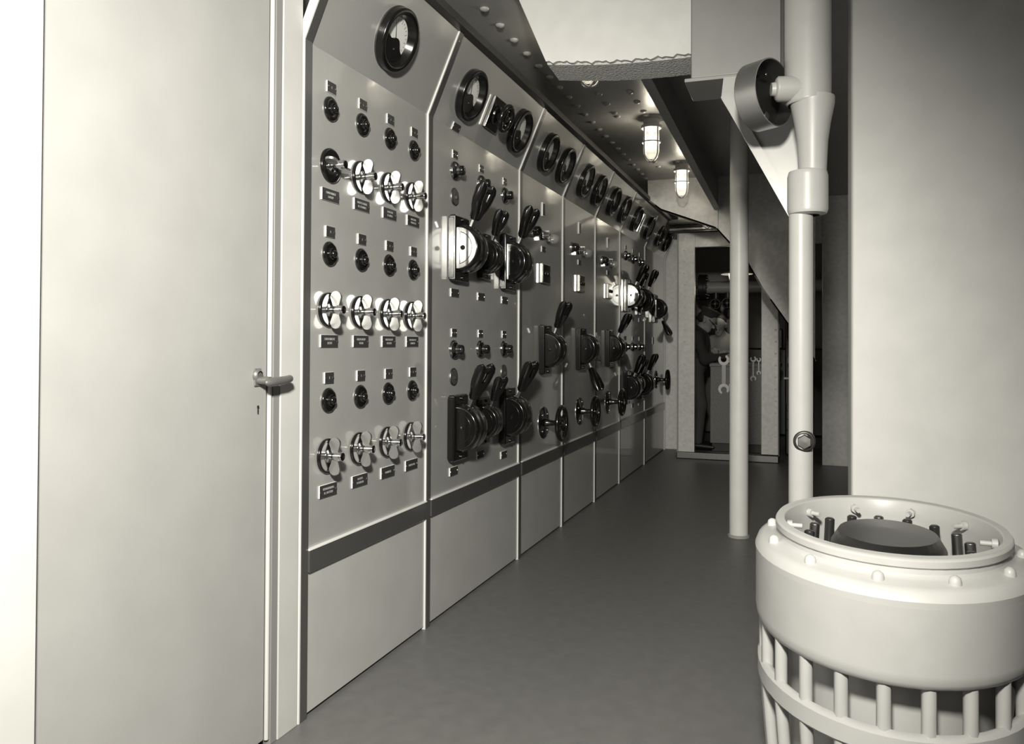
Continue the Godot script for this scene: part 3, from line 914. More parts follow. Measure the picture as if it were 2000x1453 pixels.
func build_lamps() -> void:
	var list := [[3.447, "caged lamp mostly hidden behind the lagged duct"], [4.986, "lit caged lamp hanging between duct and web frame, larger of the pair"], [6.30, "lit caged lamp just in front of the pale web frame"], [8.03, "caged lamp by the cables behind the web frame"]]
	var src: Node3D
	for k in 4:
		var at := Vector3(0.53, 2.57, -list[k][0])
		if src == null:
			src = thing("caged_lamp", at, list[k][1], "lamp", "caged lamps under the deck")
			obj("base", Shape.new().lathe([V2(0.07, 0), V2(0.07, 0.008), V2(0.052, 0.014), V2(0.05, 0.045), V2(0.064, 0.05), V2(0.064, 0.068), V2(0.055, 0.072), V2(0, 0.072)], Vector3.ZERO, Vector3.DOWN, 28), M.grey_paint, src)
			var gp := [V2(0.049, 0.07), V2(0.05, 0.21)]
			for q in 7:
				var a := (q + 1) * PI / 14.0
				gp.append(V2(0.05 * cos(a), 0.21 + 0.05 * sin(a)))
			obj("glass", Shape.new().lathe(gp, Vector3.ZERO, Vector3.DOWN, 26), M.lamp_glass, src)
			obj("bulb", Shape.new().lathe([V2(0.012, 0.085), V2(0.014, 0.105), V2(0.026, 0.135), V2(0.029, 0.155), V2(0.022, 0.178), V2(0.01, 0.187), V2(0, 0.189)], Vector3.ZERO, Vector3.DOWN, 18), M.bulb, src)
			obj("lamp_holder", Shape.new().lathe([V2(0.018, 0.07), V2(0.018, 0.09), V2(0, 0.09)], Vector3.ZERO, Vector3.DOWN, 14), M.white, src)
			var cage := Node3D.new()
			cage.name = "guard_cage"
			src.add_child(cage)
			for q in 4:
				var a := TAU * (q + 0.42) / 4.0
				var d := Vector3(cos(a), 0, sin(a))
				var pts := [d * 0.058 + Vector3(0, -0.068, 0), d * 0.058 + Vector3(0, -0.2, 0)]
				for w in 6:
					var b := (w + 1) * PI / 12.0
					pts.append(d * 0.058 * cos(b) + Vector3(0, -0.215 - 0.06 * sin(b), 0))
				var rr := []
				for w in pts.size(): rr.append(0.0048)
				obj("guard_rib", Shape.new().bar(pts, rr, 8), M.grey_paint, cage)
			var tp := []
			for q in 9:
				var a := TAU * q / 8.0
				tp.append(V2(0.058 + cos(a) * 0.004, 0.155 + sin(a) * 0.004))
			obj("guard_ring", Shape.new().lathe(tp, Vector3.ZERO, Vector3.DOWN, 28), M.grey_paint, cage)
		else:
			copy(src, "caged_lamp", at, list[k][1])
		var l := OmniLight3D.new()
		l.name = "lamp_light_%d" % k
		l.light_color = Color(1.0, 0.96, 0.86)
		l.light_energy = 0.06
		l.light_size = 0.03
		l.omni_range = 15.0
		l.omni_attenuation = 2.0
		l.shadow_enabled = true
		add_child(l)
		l.position = at + Vector3(0, -0.15, 0)

# ---------------------------------------------------------------- right side
func build_right_side() -> void:
	var st := thing("stanchion", Vector3(1.07, 0, -4.94), "white steel stanchion standing in the passage before the door", "stanchion")
	obj("tube", Shape.new().lathe([V2(0.055, 0.0), V2(0.055, 2.57)], Vector3.ZERO, Vector3.UP, 36), M.white, st)
	obj("foot_ring", Shape.new().lathe([V2(0.064, 0), V2(0.064, 0.012), V2(0.056, 0.016)], Vector3.ZERO, Vector3.UP, 30), M.grey_paint, st)
	# white control column with collar and boss
	var D := 2.5
	var c := on_d(1564, 700, D)
	var base := Vector3(c.x, 0, c.z)
	var col := thing("control_column", base, "white control column carrying an open steel drum", "column")
	var r := 0.0362
	obj("post", Shape.new().lathe([V2(r + 0.02, 0), V2(r + 0.02, 0.02), V2(r, 0.03), V2(r, 1.57)], Vector3.ZERO, Vector3.UP, 30), M.column_white, col)
	obj("collar", Shape.new().lathe([V2(r, 1.553), V2(0.057, 1.558), V2(0.061, 1.57), V2(0.061, 1.675), V2(0.057, 1.69), V2(0.022, 1.70)], Vector3(0.02, 0, 0), Vector3.UP, 30), M.column_white, col)
	obj("neck", Shape.new().lathe([V2(0.042, 1.69), V2(0.046, 1.78), V2(0.054, 1.84), V2(0.066, 1.90), V2(0.066, 1.92)], Vector3(0.034, 0, 0), Vector3.UP, 28), M.column_white, col)
	obj("head", Shape.new().lathe([V2(0.06, 1.90), V2(0.070, 1.91), V2(0.070, 1.98), V2(0.07, 2.57)], Vector3(0.02, 0, 0), Vector3.UP, 30), M.column_white, col)
	obj("boss", Shape.new().lathe([V2(0, 0.0), V2(0.02, 0.0), V2(0.022, 0.012), V2(0.032, 0.014), V2(0.039, 0.02), V2(0.039, 0.12)], Vector3(-0.088, 1.945, 0.05), Vector3(1, 0, -0.25), 28), M.column_white, col)
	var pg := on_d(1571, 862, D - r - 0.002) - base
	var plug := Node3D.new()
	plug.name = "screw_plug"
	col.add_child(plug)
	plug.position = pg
	obj("plug_shade_ring", Shape.new().lathe([V2(0.033, -0.02), V2(0.033, 0.002), V2(0.03, 0.005), V2(0.025, 0.005), V2(0.024, -0.004), V2(0, -0.004)], Vector3.ZERO, Vector3(0.02, -0.05, 1), 26), M.black_iron, plug)  # black colour stands in for the shadowed hole around the plug
	obj("plug_cap", Shape.new().lathe([V2(0.022, -0.004), V2(0.022, 0.012), V2(0.02, 0.015), V2(0, 0.016)], Vector3.ZERO, Vector3(0.02, -0.05, 1), 6), M.dull_steel, plug)
	# open drum around the boss
	var dc := on_d(1513, 180, D + 0.02)
	var ax := Vector3(0.874, 0.027, 0.515).normalized()
	var dr := thing("steel_drum", dc, "open polished steel drum with dark inside at the control column", "drum")
	var R := 0.108
	obj("shell", Shape.new().lathe([V2(R - 0.004, 0.0), V2(R, 0.0), V2(R, -0.075), V2(R - 0.006, -0.08)], Vector3.ZERO, ax, 48), M.band_steel, dr)
	obj("lining", Shape.new().lathe([V2(R - 0.004, 0.0), V2(R - 0.006, -0.05), V2(0.0, -0.055)], Vector3.ZERO, ax, 48), M.dull_steel, dr)
	var bo := ax.cross(Vector3.UP).normalized()
	for q in [[0.6, 0.055], [-0.85, 0.05]]:
		var pp: Vector3 = Vector3.UP * q[0] * 0.09 + bo * q[1] * 0.5
		obj("pin", Shape.new().rod(pp - ax * 0.05, pp - ax * 0.01, 0.006 if q[0] > 0 else 0.014, 12, 0.003), M.steel, dr)
	build_motor()

func build_motor() -> void:
	var c := Vector3(1.625, 0, -2.06)
	var m := thing("pump_motor", c, "bulky pale oval motor housing with bolted rim standing on the floor", "motor")
	var sx := 0.297
	var sz := 0.40
	var S := Transform3D(Basis(Vector3(sx, 0, 0), Vector3(0, 1, 0), Vector3(0, 0, sz)), Vector3.ZERO)
	var mk := func(pr: Array, seg: int) -> Shape:
		var s := Shape.new()
		s.lathe(pr, Vector3.ZERO, Vector3.UP, seg)
		var bi := S.basis.inverse().transposed()
		for k in s.v.size():
			s.v[k] = S * s.v[k]
			s.n[k] = (bi * s.n[k]).normalized()
		return s
	obj("housing", mk.call([V2(0.70, 0.495), V2(0.93, 0.497), V2(0.975, 0.502), V2(0.993, 0.513), V2(1.0, 0.53), V2(1.0, 0.655), V2(0.985, 0.675)], 64), M.machine_grey, m)
	obj("top_flange", mk.call([V2(1.0, 0.655), V2(1.005, 0.668), V2(0.985, 0.683), V2(0.94, 0.690), V2(0.87, 0.693), V2(0.835, 0.70), V2(0.82, 0.715)], 64), M.column_white, m)
	obj("neck_ring", mk.call([V2(0.835, 0.695), V2(0.83, 0.712), V2(0.845, 0.716), V2(0.845, 0.728), V2(0.83, 0.735), V2(0.785, 0.735), V2(0.77, 0.728), V2(0.76, 0.69), V2(0.75, 0.58)], 64), M.column_white, m)
	obj("inner_floor", mk.call([V2(0.755, 0.61), V2(0.0, 0.605)], 48), M.machine_grey, m)
	var base := mk.call([V2(0.86, 0.0), V2(0.86, 0.03), V2(0.74, 0.045), V2(0.74, 0.36), V2(0.76, 0.50)], 48) as Shape
	obj("pedestal", base, M.machine_grey, m)
	obj("lower_ring", mk.call([V2(0.95, 0.36), V2(0.985, 0.37), V2(0.985, 0.405), V2(0.95, 0.415), V2(0.90, 0.405), V2(0.90, 0.37), V2(0.95, 0.36)], 56), M.machine_grey, m)
	for k in 22:
		var a := TAU * k / 22.0
		var d := Vector3(cos(a) * sx, 0, sin(a) * sz)
		obj("rib", Shape.new().bar([d * 0.84 + Vector3(0, 0.05, 0), d * 0.93 + Vector3(0, 0.36, 0), d * 0.93 + Vector3(0, 0.50, 0)], [0.014, 0.014, 0.014], 8), M.machine_grey, m)
	for k in 12:
		var a := TAU * (k + 0.35) / 12.0
		var d := Vector3(cos(a) * sx, 0, sin(a) * sz)
		obj("acorn_nut", Shape.new().lathe([V2(0.012, 0), V2(0.012, 0.008), V2(0.01, 0.016), V2(0.005, 0.02), V2(0, 0.021)], d * 0.895 + Vector3(0, 0.688, 0), Vector3.UP, 12), M.column_white, m)
	for k in 10:
		var a := TAU * (k + 0.1) / 10.0
		var d := Vector3(cos(a) * sx, 0, sin(a) * sz)
		var n := Vector3(-cos(a), 0, -sin(a))
		obj("stud", Shape.new().rod(d * 0.755 + Vector3(0, 0.705, 0), d * 0.755 + Vector3(0, 0.705, 0) + n * 0.012, 0.012, 6).rod(d * 0.755 + Vector3(0, 0.705, 0) + n * 0.012, d * 0.755 + Vector3(0, 0.705, 0) + n * 0.035, 0.006, 10), M.column_white, m)
	for k in 16:
		var a := TAU * k / 16.0
		var d := Vector3(cos(a) * sx, 0, sin(a) * sz)
		obj("winding_bar", Shape.new().rod(d * 0.6 + Vector3(0, 0.606, 0), d * 0.58 + Vector3(0, 0.70, 0), 0.012, 8, 0.003), M.black_iron if k % 3 else M.dull_steel, m)
	obj("rotor_head", mk.call([V2(0.42, 0.605), V2(0.42, 0.68), V2(0.36, 0.71), V2(0.0, 0.72)], 36), M.dull_steel, m)

# ---------------------------------------------------------------- far end: bulkhead, doorway, workshop
func build_far_end() -> void:
	var z := -8.12
	var w := struct("wall_front", "white riveted bulkhead with the workshop doorway at the far end", "wall")
	var plate := func(called: String, x0: float, x1: float, y0: float, y1: float, thick := 0.06) -> MeshInstance3D:
		return obj(called, Shape.new().box(Vector3((x0 + x1) / 2, (y0 + y1) / 2, z - thick / 2), Vector3(x1 - x0, y1 - y0, thick), 0.004), M.bulkhead, w)
	plate.call("jamb_plate", 0.223, 0.399, 0.06, 2.57)
	plate.call("header_plate", 0.399, 1.60, 2.119, 2.57)
	plate.call("side_plate", 1.60, 2.80, 0.0, 2.57)
	plate.call("jamb_plate", 1.042, 1.200, 0.075, 2.119)
	obj("jamb_edge", Shape.new().box(Vector3(1.206, 1.09, z - 0.06), Vector3(0.01, 2.05, 0.14), 0.002), M.strip, w)
	obj("seam_bead", Shape.new().box(Vector3(0.235, 1.3, z + 0.004), Vector3(0.012, 2.5, 0.008), 0.002), M.grey_paint, w)
	var rv := Shape.new().lathe([V2(0.011, 0), V2(0.009, 0.005), V2(0, 0.007)], Vector3.ZERO, Vector3.BACK, 10).mesh(M.bulkhead)
	for k in 19:
		for x in [0.30, 1.175]:
			if x > 1.0 and k > 13: continue
			var r := MeshInstance3D.new()
			r.name = "rivet"
			r.mesh = rv
			w.add_child(r, true)
			r.position = Vector3(x, 0.14 + 0.115 * k, z)
	var sill := struct("trim_6", "scuffed raised steel sill under the workshop doorway", "sill")
	obj("sill_plate", Shape.new().box(Vector3(0.715, 0.034, z - 0.05), Vector3(0.98, 0.068, 0.16), 0.008), M.dull_steel, sill)
	var e := struct("wall_end_panel", "pale plate closing the passage behind the switchboard's end", "wall")
	obj("plate", Shape.new().box(Vector3(-0.06, 1.285, -8.79), Vector3(0.42, 2.57, 0.06), 0.004), M.bulkhead, e)
	# cables over the doorway
	for k in 4:
		var y: float = [2.375, 2.335, 2.30, 2.275][k]
		var r: float = [0.026, 0.014, 0.012, 0.012][k]
		var p := thing("cable_pipe", Vector3(0.1, y, z + r + 0.012), "horizontal conduit over the workshop door, %s of four from above" % ORD[k], "pipe", "conduits above the workshop door")
		obj("conduit", Shape.new().rod(Vector3(0.05, 0, 0), Vector3(0.62, 0, 0), r, 14), M.dark_paint if k % 2 else M.grey_paint, p)
		obj("clip", Shape.new().box(Vector3(0.25, 0, -r * 0.5), Vector3(0.02, r * 2.2, r * 1.2), 0.002), M.dull_steel, p)
	build_bench()
	# big pipe with a flange across the workshop
	var pp := thing("steam_pipe", Vector3(0.28, 1.877, -10.5), "thick pale pipe with black flange across the workshop", "pipe")
	obj("pipe", Shape.new().rod(Vector3(-0.4, 0, 0), Vector3(1.6, 0, 0), 0.077, 26), M.grey_paint, pp)
	obj("flange", Shape.new().lathe([V2(0.08, -0.06), V2(0.165, -0.055), V2(0.17, -0.05), V2(0.17, -0.006), V2(0.165, 0.0), V2(0.165, 0.006), V2(0.17, 0.012), V2(0.17, 0.045), V2(0.08, 0.05)], Vector3(-0.075, 0, 0), Vector3.RIGHT, 28), M.black_iron, pp)
	for k in 8:
		var a := TAU * k / 8.0
		obj("bolt", Shape.new().rod(Vector3(-0.15, cos(a) * 0.135, sin(a) * 0.135), Vector3(-0.01, cos(a) * 0.135, sin(a) * 0.135), 0.014, 6), M.dull_steel, pp)
	for d in [[0.362, 1.66, "under the black pipe flange"], [0.512, 1.67, "right of the first valve wheel under the pipe"]]:
		var v := thing("stop_valve", Vector3(d[0], d[1], -10.42), "dark stop valve with handwheel " + d[2], "valve", "stop valves in the workshop")
		var pr := []
		for k in 11:
			var a := TAU * k / 10.0
			pr.append(V2(0.062 + cos(a) * 0.011, sin(a) * 0.011))
		obj("wheel_rim", Shape.new().lathe(pr, Vector3.ZERO, Vector3.BACK, 24), M.black_iron, v)
		for k in 4:
			var a := TAU * k / 4.0
			obj("spoke", Shape.new().rod(Vector3.ZERO, Vector3(cos(a), sin(a), 0) * 0.06, 0.007, 6), M.black_iron, v)
		obj("stem", Shape.new().rod(Vector3(0, 0, 0.02), Vector3(0, 0, -0.16), 0.014, 10), M.black_iron, v)
		obj("bonnet", Shape.new().lathe([V2(0.02, 0.0), V2(0.05, 0.03), V2(0.06, 0.06), V2(0.06, 0.16), V2(0.0, 0.17)], Vector3(0, 0, -0.02), Vector3.FORWARD, 16), M.black_iron, v)
		obj("drain_leg", Shape.new().rod(Vector3(0, 0, -0.15), Vector3(0, 1.5 - d[1], -0.17), 0.02, 10), M.black_iron, v)
		obj("riser", Shape.new().rod(Vector3(0, 0, -0.1), Vector3(0, 1.88 - d[1], -0.085), 0.05, 14), M.black_iron, v)
	var mc := thing("machine_bed", Vector3(0.75, 0, -10.78), "dark workshop machine under the thick pipe", "machine")
	obj("bed", Shape.new().box(Vector3(0, 0.55, 0), Vector3(1.9, 1.1, 0.5), 0.03), M.dark_paint, mc)
	obj("headstock", Shape.new().box(Vector3(-0.45, 1.3, 0), Vector3(0.6, 0.42, 0.42), 0.05), M.dark_paint, mc)
	obj("chuck", Shape.new().lathe([V2(0, 0.10), V2(0.12, 0.10), V2(0.13, 0.09), V2(0.13, 0.0)], Vector3(-0.14, 1.3, 0.0), Vector3.RIGHT, 20), M.dull_steel, mc)
	obj("tool_post", Shape.new().box(Vector3(0.35, 1.22, 0), Vector3(0.16, 0.26, 0.2), 0.02), M.dull_steel, mc)
	# hanging enamel lampshade
	var sp := on_z(1439, 536, 9.3)
	var sh := thing("lamp_shade", Vector3(sp.x, sp.y, -9.3), "white enamel lampshade hanging in the workshop behind the stanchion", "lamp")
	obj("shade", Shape.new().lathe([V2(0.035, 0.09), V2(0.05, 0.06), V2(0.08, 0.035), V2(0.17, 0.012), V2(0.178, 0.004), V2(0.172, 0.0), V2(0.08, 0.022), V2(0.04, 0.05)], Vector3.ZERO, Vector3.UP, 32), M.canvas, sh)
	obj("globe", Shape.new().lathe([V2(0.088, 0.02), V2(0.088, -0.02), V2(0.075, -0.075), V2(0.035, -0.115), V2(0, -0.12)], Vector3.ZERO, Vector3.UP, 22), M.bulb, sh)
	obj("cable", Shape.new().rod(Vector3(0, 0.085, 0), Vector3(0, 2.57 - sp.y, 0), 0.008, 8), M.black_iron, sh)
	var wl := OmniLight3D.new()
	wl.name = "workshop_light"
	wl.light_color = Color(1.0, 0.96, 0.86)
	wl.light_energy = 0.06
	wl.light_size = 0.07
	wl.omni_range = 12.0
	wl.omni_attenuation = 2.0
	wl.shadow_enabled = true
	add_child(wl)
	wl.position = Vector3(sp.x, sp.y - 0.16, -9.3)
	# machinery seen past the right jamb
	var mf := thing("valve_manifold", Vector3(1.36, 0, -8.75), "dark studded valve chest behind the riveted jamb", "machinery")
	obj("chest", Shape.new().box(Vector3(0.02, 0.75, -0.05), Vector3(0.26, 1.5, 0.2), 0.02), M.black_iron, mf)
	for k in 11:
		for x in [-0.08, -0.02, 0.045]:
			if (k + int(x * 100)) % 4 == 0: continue
			obj("stud", Shape.new().lathe([V2(0.013, 0), V2(0.011, 0.014), V2(0, 0.018)], Vector3(x, 0.16 + 0.11 * k, 0.05), Vector3.BACK, 8), M.dull_steel, mf)
	obj("drain_pipe", Shape.new().bar([Vector3(-0.09, 1.5, 0.10), Vector3(-0.09, 0.55, 0.10), Vector3(-0.085, 0.48, 0.10), Vector3(-0.03, 0.42, 0.10), Vector3(-0.02, 0.36, 0.10), Vector3(-0.02, 0.1, 0.10)], [0.008, 0.008, 0.008, 0.008, 0.008, 0.008], 8), M.dull_steel, mf)
	obj("cross_pipe", Shape.new().rod(Vector3(-0.12, 0.80, 0.12), Vector3(0.14, 0.80, 0.12), 0.012, 10), M.white, mf)
	obj("gauge_box", Shape.new().box(Vector3(-0.055, 0.985, 0.10), Vector3(0.055, 0.085, 0.08), 0.012), M.white, mf)
	obj("top_valve", Shape.new().lathe([V2(0.07, 0), V2(0.07, 0.05), V2(0.04, 0.07), V2(0.03, 0.16), V2(0.06, 0.17), V2(0.06, 0.2), V2(0, 0.2)], Vector3(0, 1.5, 0), Vector3.UP, 18), M.black_iron, mf)

func spanner(at: Vector3, long: float, w: float, label: String) -> void:
	var s := thing("spanner", at, label, "spanner", "open-ended spanners on the bench front")
	obj("shank", Shape.new().box(Vector3(0, 0, 0.008), Vector3(w * 0.42, long - w * 0.6, 0.01), 0.003), M.dull_steel, s)
	for sg in [1.0, -1.0]:
		var poly := PackedVector2Array()
		var tilt: float = deg_to_rad(12.0) * sg
		for k in 21:
			var a := lerpf(deg_to_rad(125.0), deg_to_rad(415.0), k / 20.0)
			poly.append(V2(cos(a), sin(a)) * w * 0.5)
		for k in 13:
			var a := lerpf(deg_to_rad(405.0), deg_to_rad(135.0), k / 12.0)
			poly.append(V2(cos(a) * 0.27, sin(a) * 0.27 + 0.06) * w)
		for k in poly.size():
			poly[k] = poly[k].rotated(tilt)
			poly[k].y = poly[k].y * sg + sg * long / 2.0
		obj("jaw", Shape.new().slab(poly, Vector3.ZERO, Vector3.RIGHT, Vector3.UP, Vector3.BACK, 0.002, 0.018), M.jaw_glint, s)

func build_bench() -> void:
	var z := -8.75
	var b := thing("workbench", Vector3(0.84, 0, z - 0.3), "grey steel workbench inside the workshop doorway", "bench")
	obj("front_panel", Shape.new().box(Vector3(0.0, 0.50, 0.29), Vector3(0.71, 0.82, 0.02), 0.004), M.bench_grey, b)
	obj("side_panel", Shape.new().box(Vector3(-0.345, 0.50, 0.0), Vector3(0.02, 0.82, 0.56), 0.004), M.bench_grey, b)
	obj("top", Shape.new().box(Vector3(0.0, 0.925, 0.0), Vector3(0.73, 0.04, 0.62), 0.006), M.bench_grey, b)
	obj("plinth", Shape.new().box(Vector3(0.0, 0.045, 0.0), Vector3(0.68, 0.09, 0.54), 0.004), M.dark_paint, b)
	spanner(Vector3(0.628, 0.825, z), 0.31, 0.115, "largest open-ended spanner on the bench front at its near corner")
	spanner(Vector3(0.725, 0.84, z), 0.27, 0.09, "open-ended spanner on the bench mostly behind the stanchion")
	spanner(Vector3(0.93, 0.89, z), 0.205, 0.062, "open-ended spanner on the bench right of the stanchion")
	spanner(Vector3(0.986, 0.917, z), 0.14, 0.046, "small open-ended spanner on the bench beside the riveted jamb")
	spanner(Vector3(1.035, 0.925, z), 0.12, 0.04, "smallest open-ended spanner partly behind the riveted jamb")

# ---------------------------------------------------------------- people (capsules joined with a smooth minimum, meshed as surface nets)
func figure(bones: Array, cell: float, k: float) -> Shape:
	var lo := Vector3.ONE * 1e9
	var hi := -lo
	for b in bones:
		for e in 2:
			var r: Vector3 = Vector3.ONE * (b[2 + e] + k + cell * 2.0)
			lo = lo.min(b[e] - r)
			hi = hi.max(b[e] + r)
	var nx := int((hi.x - lo.x) / cell) + 2
	var ny := int((hi.y - lo.y) / cell) + 2
	var nz := int((hi.z - lo.z) / cell) + 2
	var f := PackedFloat32Array()
	f.resize(nx * ny * nz)
	f.fill(1.0)
	for b in bones:
		var a: Vector3 = b[0]
		var d: Vector3 = b[1] - b[0]
		var dd := maxf(d.length_squared(), 1e-9)
		var ra: float = b[2]
		var rb: float = b[3]
		var m := maxf(ra, rb) + k + cell * 2.0
		var l3 := ((a.min(b[1]) - Vector3.ONE * m - lo) / cell).floor()
		var h3 := ((a.max(b[1]) + Vector3.ONE * m - lo) / cell).ceil()
		for z in range(maxi(0, int(l3.z)), mini(nz, int(h3.z) + 1)):
			for y in range(maxi(0, int(l3.y)), mini(ny, int(h3.y) + 1)):
				var row := (z * ny + y) * nx
				for x in range(maxi(0, int(l3.x)), mini(nx, int(h3.x) + 1)):
					var p := lo + Vector3(x, y, z) * cell
					var t := clampf((p - a).dot(d) / dd, 0.0, 1.0)
					var di := p.distance_to(a + d * t) - lerpf(ra, rb, t)
					var e := f[row + x]
					var h := maxf(k - absf(e - di), 0.0)
					f[row + x] = minf(e, di) - h * h / (4.0 * k)
	var idx := {}
	var s := Shape.new()
	var verts := []
	var norms := []
	for z in nz - 1:
		for y in ny - 1:
			for x in nx - 1:
				var base := (z * ny + y) * nx + x
				var c0 := f[base]
				if absf(c0) > cell * 2.5: continue
				var vals := [c0, f[base + 1], f[base + nx], f[base + nx + 1], f[base + nx * ny], f[base + nx * ny + 1], f[base + nx * ny + nx], f[base + nx * ny + nx + 1]]
				var neg := 0
				for q in 8:
					if vals[q] < 0.0: neg += 1
				if neg == 0 or neg == 8: continue
				var acc := Vector3.ZERO
				var cnt := 0
				for q in 8:
					for ax in [1, 2, 4]:
						if q & ax: continue
						var q2: int = q | ax
						if (vals[q] < 0.0) != (vals[q2] < 0.0):
							var t: float = vals[q] / (vals[q] - vals[q2])
							var p0 := Vector3(q & 1, (q >> 1) & 1, (q >> 2) & 1)
							var p1 := Vector3(q2 & 1, (q2 >> 1) & 1, (q2 >> 2) & 1)
							acc += p0.lerp(p1, t)
							cnt += 1
				var g := Vector3(vals[1] + vals[3] + vals[5] + vals[7] - vals[0] - vals[2] - vals[4] - vals[6],
					vals[2] + vals[3] + vals[6] + vals[7] - vals[0] - vals[1] - vals[4] - vals[5],
					vals[4] + vals[5] + vals[6] + vals[7] - vals[0] - vals[1] - vals[2] - vals[3])
				idx[base] = verts.size()
				verts.append(lo + (Vector3(x, y, z) + acc / cnt) * cell)
				norms.append(g.normalized())
	var st := [1, nx, nx * ny]
	for base in idx:
		for ax in 3:
			var i0: int = base
			var i1: int = base + st[ax]
			if i1 >= f.size() or (f[i0] < 0.0) == (f[i1] < 0.0): continue
			var u: int = st[(ax + 1) % 3]
			var w: int = st[(ax + 2) % 3]
			if not (idx.has(base - u) and idx.has(base - w) and idx.has(base - u - w)): continue
			var a: int = idx[base]
			var b: int = idx[base - u]
			var c: int = idx[base - u - w]
			var d: int = idx[base - w]
			s.quad(verts[a], verts[b], verts[c], verts[d], norms[a], norms[b], norms[c], norms[d])
	return s

func hand(wrist: Vector3, along: Vector3, palm_down: Vector3, side: Vector3) -> Array:
	var q := []
	along = along.normalized()
	q.append([wrist, wrist + along * 0.07, 0.024, 0.028])
	q.append([wrist + along * 0.02 + side * 0.02, wrist + along * 0.08 + side * 0.025, 0.018, 0.016])
	q.append([wrist + along * 0.02 - side * 0.02, wrist + along * 0.08 - side * 0.025, 0.018, 0.016])
	for k in 4:
		var o := side * (0.030 - 0.020 * k)
		var l: float = [0.030, 0.036, 0.034, 0.026][k]
		var p0 := wrist + along * 0.085 + o
		var p1 := p0 + (along * 0.9 + palm_down * 0.35).normalized() * l
		var p2 := p1 + (along * 0.5 + palm_down * 0.85).normalized() * l * 0.8
		q.append([p0, p1, 0.0092, 0.0085])
		q.append([p1, p2, 0.0085, 0.0075])
	var t0 := wrist + along * 0.03 + side * 0.034
	var t1 := t0 + (along * 0.7 + side * 0.7).normalized() * 0.035
	q.append([t0 - side * 0.012, t1, 0.0125, 0.0105])
	q.append([t1, t1 + (along * 0.95 + palm_down * 0.4).normalized() * 0.03, 0.0105, 0.0085])
	return q

func face_bits(p: Node3D, h: Vector3, fwd: Vector3, up: Vector3) -> void:
	var sd := up.cross(fwd).normalized()
	for sg in [-1.0, 1.0]:
		obj("eye", Shape.new().ball(h + fwd * 0.082 + sd * 0.031 * sg + up * 0.012, Vector3.ONE * 0.011, 10, 6), M.hair, p)
	obj("mouth", Shape.new().bar([h + fwd * 0.088 - up * 0.058 - sd * 0.022, h + fwd * 0.094 - up * 0.056, h + fwd * 0.088 - up * 0.058 + sd * 0.022], [0.003, 0.005, 0.003], 6), M.cloth_grey, p)

func head_bones(h: Vector3, fwd: Vector3, up: Vector3) -> Array:
	var sd := up.cross(fwd).normalized()
	return [[h + up * 0.045 - fwd * 0.02, h + up * 0.04 + fwd * 0.03, 0.082, 0.075], [h + up * 0.01 + fwd * 0.02, h - up * 0.05 + fwd * 0.045, 0.07, 0.048], [h - up * 0.075 + fwd * 0.065, h - up * 0.08 + fwd * 0.06, 0.03, 0.03],
		[h + fwd * 0.088 + up * 0.015, h + fwd * 0.112 - up * 0.02, 0.009, 0.015], [h + sd * 0.078 + up * 0.015, h + sd * 0.08 - up * 0.02, 0.014, 0.010], [h - sd * 0.078 + up * 0.015, h - sd * 0.08 - up * 0.02, 0.014, 0.010]]

